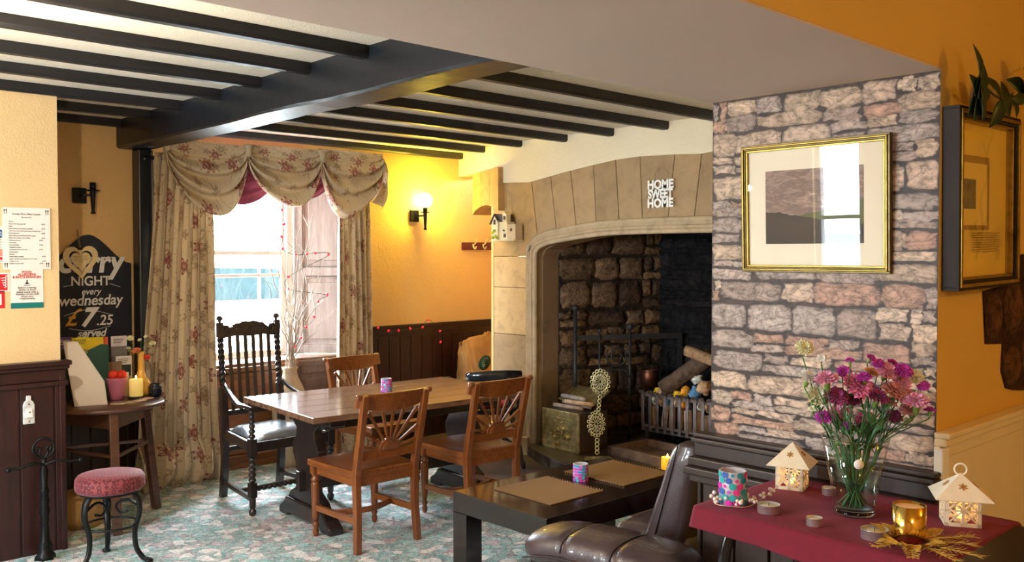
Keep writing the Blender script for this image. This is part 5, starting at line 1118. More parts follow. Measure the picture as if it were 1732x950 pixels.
wc = thing('white_card_box', 'small white card box behind the candle on the side table', 'box', (2.06, 5.72, ZT), .2); b = B(); b.bx(-.022, .022, -.012, .012, 0, .15); b.obj('box', PAPER, wc, bevel=.002)
for i, (x, y, r_, c_, nm) in enumerate(((1.93, 5.47, .045, (.62, .48, .36), 'round beige beer mat at the front edge of the side table'), (1.99, 5.48, .045, (.55, .40, .28), 'brown beer mat beside the beige one'), (2.07, 5.50, .04, (.78, .62, .50), 'pale beer mat in front of the candle'), (2.13, 5.56, .045, (.80, .50, .38), 'pinkish round beer mat by the black jar'), (1.955, 5.50, .04, (.30, .20, .15), 'dark beer mat lying across two others'))):
    b = B(); b.lathe([(0, 0), (r_, 0), (r_, .0018), (0, .0018)], (0, 0, 0), 24); o = b.obj('beer_mat', plain('mat_print_%d' % i, c_, .7, 0, .3, 60)); tag1(o, nm, 'beer mat', (x, y, ZT + .0002 + (.002 if i == 4 else 0)), 0, 'beer mats on the side table')

# flowers helper
def bloom(b, c, r, d, rr, layers=4, pet=11):
    c, d = Vector(c), Vector(d).normalized(); A = d.to_track_quat('Z', 'Y').to_matrix()
    for L in range(layers):
        k = 1 - L / layers * .75; z = r * (.05 + .30 * L / layers * 1.9); ph = rr.uniform(0, 6); cen = b.V(c + A @ Vector((0, 0, z * .35))); n = pet * 4; r1 = []; r2 = []
        for i in range(n):
            a = 2 * pi * i / n; f = 1 + .10 * sin(a * pet + ph) + .07 * sin(a * pet * 2.3 + ph) + rr.uniform(-.05, .05); zz = z + r * (.10 * sin(a * pet * 1.7 + ph) + .12 * L / layers)
            r1.append(b.V(c + A @ Vector((cos(a) * r * k * .55, sin(a) * r * k * .55, z * .8 + r * .05 * sin(a * pet + ph))))); r2.append(b.V(c + A @ Vector((cos(a) * r * k * f, sin(a) * r * k * f, zz))))
        for i in range(n):
            j = (i + 1) % n; b.face([cen, r1[i], r1[j]], None, None, False); b.face([r1[i], r2[i], r2[j], r1[j]], None, None, False)
FM = {k_: plain('petal_' + n_, c_, .6, 0, .35, 60, Sheen_Weight=.2) for k_, (n_, c_) in dict(y=('lemon', (.92, .85, .50)), w=('white', (.90, .88, .80)), c=('cream', (.90, .82, .55)), p=('pink', (.84, .34, .52)), m=('magenta', (.52, .03, .42)), k=('rose', (.76, .22, .46)), d=('plum', (.25, .02, .12)), o=('rust', (.55, .22, .08)), r=('coral', (.78, .36, .38)), s=('scarlet', (.85, .06, .03)), q=('orange', (.95, .25, .10))).items()}
FN = dict(y='pale lemon', w='white', c='cream', p='pink', m='magenta', k='rose pink', d='dark plum', o='rust', r='coral pink', s='scarlet', q='orange')
def flower(c, r, key, path, label, group, rr, tilt=.5, view=(-.7, -.7, 0)):
    t = thing('carnation', label, 'flower', (0, 0, 0), 0, group); c = Vector(c); d = Vector(view) * tilt + Vector((rr.uniform(-.4, .4), rr.uniform(-.4, .4), .8)); d.normalize(); small = r < .019
    b = B(); bloom(b, c, r if not small else r * .9, d, rr, 4 if not small else 3, 11 if not small else 7); b.obj('bloom', FM[key], t)
    e = c - d * r * 1.25; A = d.to_track_quat('Z', 'Y').to_matrix(); b = B(); b.lathe([(.002, 0), (r * .22, r * .3), (r * .27, r * .8), (r * .36, r * 1.35)], e, 8, A); b.obj('calyx', CALYX, t)
    b = B(); b.tube(smoothp([e] + path, 5), .0019, 5); b.obj('stem', STEM, t); return t
rf = random.Random(9)
for i, (x, z, r_, k_, nm) in enumerate(((2.075, 1.115, .021, 'y', 'pale lemon carnation highest at the left of the bud vase'), (2.135, 1.10, .014, 'y', 'small lemon bud standing in the middle of the bud vase'), (2.165, 1.12, .014, 'y', 'small lemon bud leaning right above the bud vase'), (2.21, 1.075, .022, 'y', 'pale lemon carnation at the right of the bud vase'), (2.075, 1.05, .018, 'c', 'cream carnation low at the left of the bud vase'), (2.115, 1.035, .026, 'q', 'orange carnation over the left rim of the bud vase'), (2.185, .985, .024, 's', 'scarlet carnation drooping over the right rim of the bud vase'))):
    flower((x, 5.66 + rf.uniform(-.03, .03), z - .03), r_, k_, [Vector((2.15 + (x - 2.15) * .25, 5.69, .985)), Vector((2.15, 5.69, .93))], nm, 'carnations in the bud vase', rf, .5, (-.3, -.9, 0))

# =================================================================== TABLES: candle holders
def mosaic(name, label, loc, R_, h, dots=False, seed=1):
    r = thing(name, label, 'candle holder', loc); rr = random.Random(seed)
    b = B(); b.lathe([(0, .001), (R_ - .003, .001), (R_ - .002, h), (R_ - .005, h), (R_ - .006, .008), (0, .008)], (0, 0, 0), 32); b.obj('glass_cup', FROST, r)
    pal = [(.72, .04, .42), (.50, .08, .60), (.04, .30, .62), (.75, .06, .30), (.10, .45, .62), (.38, .12, .58), (.62, .22, .60)]
    b = B()
    def tile(a0, a1, z0, z1, col):
        q = [b.V((R_ * cos(a), R_ * sin(a), z)) for a, z in ((a0, z0), (a1, z0), (a1, z1), (a0, z1))]; b.face(q, col)
    if not dots:
        n = 14; m_ = 6; hz = h / m_
        for j in range(m_):
            a = rr.uniform(0, .2)
            for i in range(n): tile(a + 2 * pi * i / n, a + 2 * pi * (i + .88) / n, j * hz + .001, (j + .88) * hz, rr.choice(pal))
    else:
        for j in range(6):
            for i in range(11):
                big = (i + j) % 3 != 2; rad = (.0115 if big else .006); a = 2 * pi * (i + .5 * (j % 2)) / 11; z = .010 + (h - .018) * j / 5; ring = [b.V(((R_ + .0004) * cos(a + rad * cos(t) / R_), (R_ + .0004) * sin(a + rad * cos(t) / R_), min(h, max(.001, z + rad * sin(t) * .9)))) for t in [2 * pi * q / 14 for q in range(14)]]
                b.face(ring, rr.choice([(.75, .03, .42), (.02, .32, .50), (.55, .10, .58), (.03, .40, .42), (.80, .05, .30), (.04, .12, .45)]))
    b.keep = 1; b.obj('tiles', TILE, r)
    b = B(); b.lathe([(0, .009), (R_ * .55, .009), (R_ * .55, .022), (0, .02)], (0, 0, 0), 20); b.obj('tealight', WAXW, r)
    return r
mosaic('mosaic_candle_holder', 'pink and blue square-mosaic candle holder on the trestle table', (3.37, 4.79, .7155), .036, .088, False, 2)
mosaic('mosaic_candle_holder', 'pink and blue square-mosaic candle holder on the coffee table between the mats', (3.375, 3.10, .4505), .040, .088, False, 5)

# =================================================================== OUTSIDE (washed out by daylight)
pk = thing('parked_car', 'pale car parked outside the window, washed out by daylight', 'car', (5.6, 11.5, 0), radians(0))
def side(pts, y0, y1, m, nm): b = B(); b.prism(pts, (0, y0, 0), (1, 0, 0), (0, 0, 1), (0, 1, 0), y1 - y0); return b.obj(nm, m, pk, bevel=.04, seg=3)
CARP = plain('silver_car_paint', (.75, .80, .82), .25, .3, .02)
side([(-2.1, .35), (2.1, .35), (2.15, .75), (1.9, .95), (1.2, 1.0), (-1.3, 1.0), (-2.05, .9)], -.85, .85, CARP, 'body')
side([(1.25, 1.0), (.55, 1.45), (-.85, 1.5), (-1.45, 1.0)], -.72, .72, CARP, 'cabin')
for q in ([(1.1, 1.02), (.52, 1.40), (.02, 1.42), (.02, 1.02)], [(-.03, 1.02), (-.03, 1.42), (-.80, 1.44), (-1.28, 1.02)]): b = B(); b.prism(q, (0, -.735, 0), (1, 0, 0), (0, 0, 1), (0, 1, 0), .02); b.obj('side_window', plain('car_glass', (.010, .0155, .017), .9, Specular_IOR_Level=.0), pk)
for x in (-1.3, 1.35):
    for y in (-.80, .62): b = B(); b.lathe([(0, 0), (.32, 0), (.34, .05), (.34, .15), (.32, .2), (0, .2)], (x, y, .34), 24, RX(-pi / 2)); b.obj('wheel', INK, pk)

# =================================================================== FIREPLACE THINGS (hearth top z .10)
ZH = .1005
lb = thing('log_box', 'embossed brass log box with its lid propped open on the hearth', 'log box', (4.985, 4.78, ZH), radians(-93))
b = B(); b.bx(-.20, .20, 0, .30, 0, .30); b.obj('body', plain('dark_oak_box', (.05, .03, .02), .5), lb, bevel=.006)
b = B(); b.bx(-.205, .205, -.008, 0, 0, .305); b.bx(-.205, -.185, -.014, 0, 0, .305); b.bx(.185, .205, -.014, 0, 0, .305); b.bx(-.205, .205, -.014, 0, 0, .02); b.bx(-.205, .205, -.014, 0, .285, .305); b.obj('brass_front', BRASS, lb, bevel=.002)
rb = random.Random(4); b = B()
for i in range(26): x, z = rb.gauss(0, .055), .15 + rb.gauss(0, .05); b.ball((x, -.009, z), rb.uniform(.007, .02), 8, (1, 1, 1.2))
for z in (.06, .245): b.tube([(-.17, -.009, z), (.17, -.009, z)], .003, 6)
b.obj('embossed_scene', BRASS, lb)
b = B(); b.box((0, .24, .40), (.40, .012, .20), RX(radians(-62))); b.obj('lid', BRASS, lb, bevel=.003)
for i, (x, y, z, l, a) in enumerate(((-.04, .12, .315, .30, .1), (.02, .15, .34, .34, -.12), (.09, .10, .362, .26, .2), (-.02, .16, .385, .28, -.05))):
    b = B(); b.lathe([(0, -l / 2), (.016, -l / 2), (.018, 0), (.016, l / 2), (0, l / 2)], (0, 0, 0), 10, RY(pi / 2)); o = b.obj('rolled_newspaper', plain('newsprint_%d' % i, ((.50, .38, .30), (.40, .34, .36), (.62, .42, .28), (.45, .40, .38))[i], .8, 0, .3, 30))
    tag1(o, ('tan rolled newspaper at the bottom of the pile on the log box', 'grey rolled newspaper second from the bottom on the log box', 'orange-tan rolled newspaper near the top of the log box pile', 'grey-beige rolled newspaper topmost on the log box')[i], 'newspaper', (4.985 + y, 4.78 - x, ZH + z), radians(-93) + a, 'rolled newspapers on the log box')
# ornate brass companion
bs = thing('brass_companion_stand', 'tall openwork brass stand with two lacy discs on the hearth', 'brass stand', (4.93, 4.35, ZH), radians(-43))
def lacy(b, c, rx, rz, n, y=0, tube=.0035):
    b.tube(arc((c[0], y, c[1]), rx * .80, 0, 2 * pi, 30, 'xz', rz * .80)[:-1], tube, 5, True)
    for i in range(n):
        a = 2 * pi * i / n; p = (c[0] + rx * .9 * cos(a), y, c[1] + rz * .9 * sin(a)); b.tube(arc(p, rx * .17, 0, 2 * pi, 8)[:-1], tube, 4, True)
    for i in range(n - 3):
        a = 2 * pi * i / (n - 3); b.tube([(c[0] + rx * .12 * cos(a), y, c[1] + rz * .12 * sin(a)), (c[0] + rx * .45 * cos(a + .22), y - .004, c[1] + rz * .45 * sin(a + .22)), (c[0] + rx * .78 * cos(a), y, c[1] + rz * .78 * sin(a))], tube, 4)
        p = (c[0] + rx * .55 * cos(a + .3), y, c[1] + rz * .55 * sin(a + .3)); b.tube(arc(p, rx * .10, 0, 2 * pi, 6)[:-1], tube * .8, 4, True)
b = B(); lacy(b, (.01, .575), .068, .092, 16); b.obj('upper_disc', BRASSP, bs)
b = B(); lacy(b, (-.02, .27), .062, .095, 15, -.01); b.obj('lower_disc', BRASSP, bs)
b = B(); zz = [.17, .28, .36, .42, .49]; b.strip(smoothp([(-.01, .012, .05), (-.01, .012, .18), (-.012, .012, .30), (.0, .012, .40), (.012, .012, .52), (.012, .012, .6)], 4), .034, .008, (0, 1, 0)); b.obj('dark_backing', RUSTIRON, bs)
b = B()
for i in range(4): b.tube(arc((-.002 + .003 * i, 0, .375 + .03 * i), .012, 0, 2 * pi, 10)[:-1], .004, 5, True)
b.obj('openwork_stem', BRASSP, bs); b = B()
for i in range(4): b.tube(arc((-.012, 0, .06 + .03 * i), .014, 0, 2 * pi, 10)[:-1], .004, 5, True)
b.obj('openwork_stem', BRASSP, bs)
b = B(); b.bx(-.10, .10, -.06, .06, 0, .012); b.bx(-.085, .085, -.045, .045, .012, .022)
for i in range(9): b.tube([(-.08 + .02 * i + .008 * cos(a), -.055, .028 + .008 * sin(a)) for a in [2 * pi * q / 8 for q in range(8)]], .003, 4, True)
b.obj('foot', BRASS, bs, bevel=.003)
# spit rack with scrolls along the rubble side
cr = thing('iron_spit_rack', 'black wrought iron spit rack with scrolls against the rubble stone', 'iron rack', (5.30, 4.93, ZH), atan2(-.42, .80))
b = B(); b.tube([(0, 0, 0), (0, 0, 1.06)], .017, 8); b.lathe([(.017, 0), (.03, .015), (.026, .035), (0, .05)], (0, 0, 1.05), 10); b.obj('post', RUSTIRON, cr)
b = B(); b.tube([(.47, 0, 0), (.47, 0, .90)], .013, 8); b.ball((.47, 0, .91), .03, 10); b.obj('post', RUSTIRON, cr)
b = B(); b.tube([(.20, -.02, .02), (.20, -.02, .88)], .009, 8); b.ball((.20, -.02, .885), .02, 8); b.obj('post', RUSTIRON, cr)
b = B(); b.strip([(0, 0, .83), (.92, 0, .83)], .014, .045, (0, 0, 1)); b.bx(.90, .93, -.01, .01, .35, .85); b.obj('crossbar', plain('grey_iron_bar', (.06, .06, .065), .45, .5), cr)
def spiral(c, r, t0, turns, n=34): return [(c[0] + r * (1 - .85 * i / n) * cos(t0 + turns * 2 * pi * i / n), c[1], c[2] + r * (1 - .85 * i / n) * sin(t0 + turns * 2 * pi * i / n)) for i in range(n + 1)]
b = B(); b.tube(spiral((.36, -.01, .68), .10, 2.6, 2), .008, 6); b.obj('scroll', RUSTIRON, cr)
b = B(); b.tube(spiral((.09, -.01, .33), .09, .5, -2), .008, 6); b.obj('scroll', RUSTIRON, cr)
b = B(); b.tube(smoothp([(.28, -.01, .3), (.27, -.01, .5), (.30, -.01, .56), (.42, -.01, .56), (.46, -.01, .50)], 5), .008, 6); b.obj('scroll', RUSTIRON, cr)
cp_ = thing('hanging_copper_pot', 'small dull copper pot hanging from the iron spit rack', 'pot', (5.835, 4.60, .52))
b = B(); b.lathe([(0, 0), (.055, 0), (.075, .02), (.078, .11), (.068, .135), (.074, .145), (.066, .145), (.06, .13), (.066, .02), (0, .01)], (0, 0, 0), 24); b.obj('pot_body', COPPER, cp_)
b = B(); b.tube([(-.07, 0, .13), (-.055, 0, .22), (0, 0, .26), (.055, 0, .22), (.07, 0, .13)], .004, 6); b.tube([(0, 0, .26), (0, 0, .40)], .005, 6); b.obj('handle', IRON, cp_)
# grate: steel fire basket
gx, gy0, gy1 = 5.58, 4.46, 3.55
fb = thing('fire_basket', 'steel bar fire basket full of logs on the hearth', 'fire basket', (gx, gy0, ZH))
Lb = gy0 - gy1
for i in range(14):
    y = -Lb * i / 13; b = B(); b.strip(smoothp([(0, y, .12), (-.008, y, .25), (-.004, y, .40), (-.02, y, .435), (-.045, y, .425)], 3), .026, .012, (1, 0, 0)); b.obj('bar', STEEL, fb, bevel=.002)
b = B(); b.strip([(.012, 0, .16), (.012, -Lb, .16)], .012, .02); b.strip([(.012, 0, .40), (.012, -Lb, .40)], .012, .02); b.obj('rail', STEEL, fb)
for i in range(6): b = B(); b.strip([(.05 + .06 * i, 0, .14), (.05 + .06 * i, 0, .42)], .014, .014, (0, 1, 0)); b.obj('end_bar', RUSTIRON, fb)
b = B(); b.bx(0, .38, -Lb, 0, .12, .135)
for x, y in ((.02, -.03), (.36, -.03), (.02, -Lb + .03), (.36, -Lb + .03)): b.bx(x - .015, x + .015, y - .015, y + .015, 0, .12)
b.obj('base_grate', RUSTIRON, fb)
tr = thing('grate_tray', 'low stone trough set into the hearth in front of the fire basket', 'tray', (5.32, 4.10, ZH), radians(-4))
b = B(); b.bx(-.20, .20, -.30, .30, 0, .02); b.bx(-.22, -.18, -.30, .30, 0, .07); b.bx(.18, .22, -.30, .30, 0, .07); b.bx(-.22, .22, .28, .32, 0, .07); b.bx(-.22, .22, -.32, -.28, 0, .07); b.obj('trough', plain('scorched_stone', (.13, .08, .055), .8, 0, .4, 12, .6, 30), tr, bevel=.006)
def log(name, label, p0, p1, r, split=True):
    p0, p1 = Vector(p0), Vector(p1); b = B(); A = (p1 - p0).to_track_quat('Z', 'Y').to_matrix(); L = (p1 - p0).length; rings = []
    t = thing(name, label, 'log', (0, 0, 0), 0, 'logs in the fire basket')
    for i in range(9):
        ring = []
        for q in range(14):
            a = 2 * pi * q / 14; rr_ = r * (1 + .16 * noise.noise(Vector((cos(a) * 2, sin(a) * 2, i * .5 + p0.x * 7)))) * (1 if a < pi or not split else .55); ring.append(b.V(p0 + A @ Vector((rr_ * cos(a), rr_ * sin(a), L * i / 8))))
        rings.append(ring)
    b._skin(rings, False, None, True, False); b.obj('bark', BARK if not split else LOGW, t)
    b = B()
    for ring in (rings[0], rings[-1]): pass
    for i, zz in ((0, -.001), (8, L + .001)):
        vs = []
        for q in range(14):
            a = 2 * pi * q / 14; rr_ = r * .97 * (1 + .16 * noise.noise(Vector((cos(a) * 2, sin(a) * 2, i * .5 + p0.x * 7)))) * (1 if a < pi or not split else .55); vs.append(b.V(p0 + A @ Vector((rr_ * cos(a), rr_ * sin(a), zz))))
        b.face(vs)
    b.obj('cut_end', LOGW, t); return t
log('split_log', 'pale split log leaning highest on the fire basket against the pillar edge', (5.66, 4.12, .86), (5.78, 3.55, .68), .055)
log('bark_log', 'brown bark covered log leaning left in the fire basket', (5.66, 4.33, .55), (5.80, 3.98, .83), .065, False)
log('bark_log', 'dark thin log behind the others in the fire basket', (5.70, 4.02, .56), (5.88, 3.70, .80), .03, False)
log('split_log', 'pale split log standing low behind the bars of the fire basket', (5.70, 4.05, .24), (5.74, 3.62, .36), .05)
FC = {'white paper': (.80, .74, .68), 'yellow': (.95, .55, .02), 'orange': (.92, .34, .02), 'blue': (.10, .25, .45), 'tan': (.55, .33, .18), 'brown': (.22, .11, .06), 'black': (.02, .02, .02), 'dull red': (.45, .12, .08)}
FM2 = {k_: plain('kindling_' + k_.replace(' ', '_'), v_, .8, 0, .35, 30) for k_, v_ in FC.items()}
rk = random.Random(17); top_ = ['yellow', 'tan', 'white paper', 'yellow', 'orange', 'white paper', 'blue', 'tan', 'yellow', 'brown', 'white paper', 'dull red', 'orange']; proto = {}
def lump(key, p, r, group, label):
    b = B(); sd = rk.uniform(0, 50); n = 10
    prof = []; rings = []
    for i in range(n + 1):
        th = pi * i / n; ring = []
        for q in range(12):
            a = 2 * pi * q / 12; d = Vector((sin(th) * cos(a), sin(th) * sin(a), -cos(th))); k = r * (1 + .6 * noise.noise(d * 1.9 + Vector((sd, 0, 0))) + .12 * noise.noise(d * 5 + Vector((0, sd, 0)))); ring.append(b.V(d * k if 0 < i < n else d * k + Vector((cos(a), sin(a), 0)) * .0004))
        rings.append(ring)
    b._skin(rings, False, None, True); o = b.obj('crumpled_kindling', FM2[key]); o.location = p; tag(o, label, 'kindling', group)
ORD = ['leftmost', 'second from the left', 'third from the left', 'fourth from the left', 'fifth from the left', 'sixth from the left', 'seventh from the left', 'eighth from the left', 'ninth from the left', 'tenth from the left', 'eleventh from the left', 'twelfth from the left', 'thirteenth from the left']
def lump2(i, key, p, r, row): lump(key, p, r, 'kindling heaped on the fire basket', key + ' kindling lump, ' + ORD[i] + ' ' + row)
for i in range(13): lump2(i, top_[i], (5.64 + rk.uniform(0, .12), 4.40 - .064 * i, .50 + .05 * (i % 3) * (1 if i > 2 else .4) + (.05 if 4 < i < 11 else 0)), rk.uniform(.035, .052), 'in the heap above the basket bars')
lowk = ['white paper', 'tan', 'blue', 'white paper', 'orange', 'black', 'white paper', 'tan', 'blue', 'white paper', 'tan', 'white paper']
for i in range(12): lump2(i, lowk[i], (5.68, 4.41 - .072 * i, .455), rk.uniform(.034, .044), 'just behind the bar tops')
for i in range(11):
    y = 4.39 - .078 * i; w_ = rk.uniform(.022, .034); h = rk.uniform(.15, .19); t = thing('upright_log', 'short split log standing behind the basket bars, ' + ORD[i], 'log', (5.645, y, .245), 0, 'upright logs behind the basket bars'); t.rotation_euler = (rk.uniform(-.1, .1), rk.uniform(-.1, .05), rk.uniform(-.6, .6))
    b = B(); pts = [(w_ * 1.2 * cos(a) * rk.uniform(.85, 1.1), w_ * sin(a) * rk.uniform(.8, 1.1)) for a in [2 * pi * q / 7 for q in range(7)]]; b.prism(pts, (0, 0, 0), (1, 0, 0), (0, 1, 0), (0, 0, 1), h); b.obj('split_wood', plain('split_wood_%d' % i, rk.choice([(.58, .42, .28), (.66, .54, .42), (.42, .26, .14), (.30, .17, .10)]), .8, 0, .3, 18), t, bevel=.003)
hc = thing('hearth_candle', 'lit yellow candle on a small dish on the hearth', 'candle', (5.02, 3.80, ZH + .012)); candle(hc, .042, .085, WAXY, .03)
light('hearth_candle_flame', 'POINT', (5.02, 3.80, ZH + .15), 1.6, (1, .55, .15), shadow_soft_size=.012)
b = B(); b.lathe([(0, 0), (.06, 0), (.085, .010), (.082, .012), (.05, .005), (0, .005)], (0, 0, 0), 24); tag1(b.obj('candle_dish', plain('terracotta_dish', (.50, .26, .12), .5)), 'shallow terracotta dish under the yellow hearth candle', 'dish', (5.02, 3.80, ZH))

# =================================================================== CLOTH TABLE (top z .80)
TC = thing('occasional_table', 'black occasional table under the burgundy cloth', 'table', (2.665, 1.24, 0))
b = B(); ov = []
for i in range(40): a = 2 * pi * i / 40; ov.append((.27 * math.copysign(abs(cos(a)) ** .55, cos(a)), .52 * math.copysign(abs(sin(a)) ** .55, sin(a)) - .06))
b.prism(ov, (0, 0, .755), (1, 0, 0), (0, 1, 0), (0, 0, 1), .04); b.obj('tabletop', plain('black_gloss_table', (.008, .006, .008), .4), TC, bevel=.008)
for x, y in ((-.20, .36), (.20, .36), (-.20, -.46), (.20, -.46)):
    sx, sy = (1 if x > 0 else -1), (1 if y > 0 else -1); b = B(); P = smoothp([(x, y, .755), (x + .03 * sx, y + .02 * sy, .62), (x + .015 * sx, y + .01 * sy, .40), (x - .01 * sx, y, .18), (x + .03 * sx, y + .02 * sy, .012)], 6); b.strip(P, [.055 - .03 * min(1, i / len(P) * 1.2) for i in range(len(P))], .035, (0, 1, 0), round_=True); b.obj('leg', plain('black_gloss_leg', (.01, .008, .01), .18), TC)
b = B(); X0, X1, Y0, Y1 = 2.385, 2.93, .925, 1.70
def clothf(u, v):
    # rectangle with overhang margins of .085 left, .07 front, small back
    ox, oy = .075, .05; x = X0 - ox + (X1 - X0 + ox + .02) * u; y = Y0 - oy + (Y1 - Y0 + oy) * v; z = .7975 + .0012 * noise.noise(Vector((x * 14, y * 14, 0)))
    if x < X0: d = X0 - x; z -= d * .95 * (1 + .15 * sin(v * 5)); x = X0 - .30 * d - .008 * abs(sin(v * 9)) * d / ox
    if y < Y0: d = Y0 - y; z -= d * .9; y = Y0 - .35 * d
    x -= .035 * sin(pi * v) * (1 - u) ** 2 * 0; return (x, y, z)
b.grid(clothf, 70, 90, 1, 1); o = b.obj('burgundy_tablecloth', CLOTH, None, solid=.0022); tag(o, 'burgundy cloth laid over the small black table', 'tablecloth')
ZC = .7995
# vase and bouquet
gv = thing('glass_vase', 'tall flared clear glass vase full of carnation stems on the burgundy cloth', 'vase', (2.667, 1.304, ZC))
b = B(); b.lathe([(0, .001), (.058, .001), (.063, .004), (.072, .10), (.100, .238), (.098, .2385), (.097, .236)], (0, 0, 0), 48, cap=False); b.obj('vessel', PANE, gv)
b = B(); b.lathe([(0, .003), (.056, .003), (.059, .008), (.058, .016), (0, .018)], (0, 0, 0), 48); b.obj('thick_base', GLASSM, gv)
b = B(); b.tube([(.099 * cos(a), .099 * sin(a), .238) for a in [2 * pi * i / 48 for i in range(48)]], .0016, 6, True); b.obj('rim', GLASSM, gv)
b = B(); b.lathe([(0, .0175), (.0585, .0195), (.0675, .10), (.0815, .165), (0, .165)], (0, 0, 0), 48); b.obj('water', thin_glass('water_tint', (.80, .93, .90)), gv)
b = B(); b.lathe([(.0145, 0), (.0145, .002), (0, .002)], (0, 0, 0), 24, RX(pi / 2)); tg = b.obj('round_tag', PAPER, gv); tg.location = (-.082, -.052, .175); tg.rotation_euler = (0, 0, radians(-47))
rq = random.Random(31)
FLW = [(2.536, 1.404, 1.315, 'y', 24), (2.609, 1.385, 1.279, 'w', 15), (2.558, 1.401, 1.222, 'w', 26), (2.6, 1.398, 1.162, 'c', 32), (2.593, 1.407, 1.12, 'c', 14), (2.564, 1.346, 1.222, 'p', 30), (2.611, 1.296, 1.279, 'm', 14), (2.692, 1.353, 1.23, 'm', 20), (2.656, 1.291, 1.196, 'k', 40), (2.606, 1.333, 1.167, 'd', 28), (2.692, 1.374, 1.098, 'p', 32), (2.601, 1.373, 1.098, 'm', 22), (2.737, 1.305, 1.078, 'k', 30), (2.713, 1.277, 1.28, 'm', 15), (2.747, 1.271, 1.261, 'm', 16), (2.674, 1.258, 1.241, 'o', 18), (2.766, 1.251, 1.238, 'p', 30), (2.806, 1.253, 1.258, 'm', 16), (2.788, 1.212, 1.24, 'm', 26), (2.812, 1.224, 1.201, 'p', 24), (2.786, 1.236, 1.175, 'r', 34), (2.761, 1.158, 1.154, 'p', 32), (2.862, 1.18, 1.19, 'm', 17), (2.811, 1.197, 1.121, 'r', 28), (2.82, 1.142, 1.122, 'm', 16), (2.673, 1.236, 1.168, 'd', 28), (2.806, 1.246, 1.092, 'd', 22), (2.666, 1.315, 1.153, 'd', 26), (2.779, 1.249, 1.137, 'r', 20), (2.858, 1.204, 1.216, 'c', 24), (2.854, 1.179, 1.162, 'w', 18), (2.841, 1.221, 1.076, 'w', 15), (2.631, 1.33, 1.037, 'w', 26), (2.653, 1.374, .985, 'w', 14), (2.648, 1.324, 1.071, 'm', 16), (2.761, 1.303, 1.179, 'm', 22), (2.833, 1.226, 1.157, 'r', 30), (2.651, 1.27, 1.226, 'm', 20)]
def where(x, y, z):
    R_ = (x - 2.667) * .73 - (y - 1.304) * .68; h = 'high' if z > 1.22 else 'midway up' if z > 1.13 else 'low'
    return h + ' at the ' + ('far left' if R_ < -.13 else 'left' if R_ < -.045 else 'centre left' if R_ < 0 else 'centre right' if R_ < .055 else 'right' if R_ < .13 else 'far right')
for i, (x, y, z, k_, r_) in enumerate(FLW):
    a = atan2(y - 1.304, x - 2.667); q = min(.082, math.hypot(x - 2.667, y - 1.304) * .5 + .015); c = Vector((2.667, 1.304, 0)); a2 = a + rq.uniform(-.7, .7); dv = Vector((cos(a2), sin(a2), 0)); db = Vector((cos(a2 + pi + rq.uniform(-.8, .8)), sin(a2 + pi + rq.uniform(-.8, .8)), 0))
    flower((x, y, z), r_ / 1000 * 1.22, k_, [c + dv * q + Vector((0, 0, 1.03)), c + dv * q * .55 + Vector((0, 0, .93)), c + dv * q * .1 + db * rq.uniform(.0, .046) + Vector((0, 0, .825))], ('small ' if r_ < 19 else 'full ' if r_ > 29 else '') + FN[k_] + ' carnation ' + where(x, y, z) + ' of the bouquet', 'carnations in the glass vase', rq, .55)
for i in range(26):
    a = rq.uniform(0, 2 * pi); rr_ = rq.uniform(.01, .075); t = thing('leafy_sprig', 'thin green leafy sprig among the carnation stems', 'foliage', (0, 0, 0), 0, 'green sprigs in the glass vase'); c = Vector((2.667, 1.304, 0)); d = Vector((cos(a), sin(a), 0))
    top_p = c + d * rq.uniform(.05, .14) + Vector((0, 0, rq.uniform(1.06, 1.2))); P = smoothp([c - d * rr_ * .7 + Vector((0, 0, .825)), c + d * rr_ * .4 + Vector((0, 0, .92)), c + d * rr_ + Vector((0, 0, 1.03)), top_p], 6); b = B(); b.tube(P, .0018, 5); b.obj('stem', STEM, t)
    for j in range(4, len(P) - 1, 3):
        for s_ in (-1, 1):
            b = B(); leaf(b, P[j], (rq.uniform(-1, 1), rq.uniform(-1, 1), rq.uniform(.4, 1.6)), (rq.uniform(-1, 1), rq.uniform(-1, 1), .4), rq.uniform(.035, .06) if P[j].z > .98 else .03, .008); b.obj('leaf', STEM, t)
# tealights
def tealight(label, x, y, R_, h, wick=True, empty=False):
    t = thing('tealight', label, 'tealight', (x, y, ZC), 0, 'tealights on the burgundy cloth')
    b = B(); b.lathe([(0, 0), (R_ * .97, 0), (R_, .002), (R_, h), (R_ * 1.03, h + .001), (R_ * .97, h + .0005), (R_ * .96, .003), (0, .003)], (0, 0, 0), 32, None, None, 0); b.obj('tin', ALU, t)
    b = B(); b.lathe([(0, h * .7), (R_ * .95, h * .72), (R_ * .95, h * .82), (0, h * .80)], (0, 0, 0), 24); b.obj('wax', WAXW if not empty else ALU, t)
    if wick: b = B(); b.tube([(0, 0, h * .75), (.001, 0, h + .001), (.004, 0, h + .004)], .0011, 5); b.obj('wick', INK, t)
tealight('large tealight with cream wax in front of the dotted candle holder', 2.485, 1.492, .034, .026)
tealight('small tealight left of the glass vase at the cloth front', 2.463, 1.327, .023, .024, False)
tealight('large tealight half hidden by the gold leaf wreath', 2.475, 1.150, .037, .027)
tealight('small tealight peeping out behind the glass vase', 2.816, 1.466, .022, .024, False)
tealight('empty silver tealight cup between the vase and the right lantern', 2.80, 1.19, .026, .026, False, True)
mosaic('dotted_candle_holder', 'glass candle holder with pink, blue and teal dots at the left end of the cloth', (2.49, 1.625, ZC), .045, .108, True, 8)
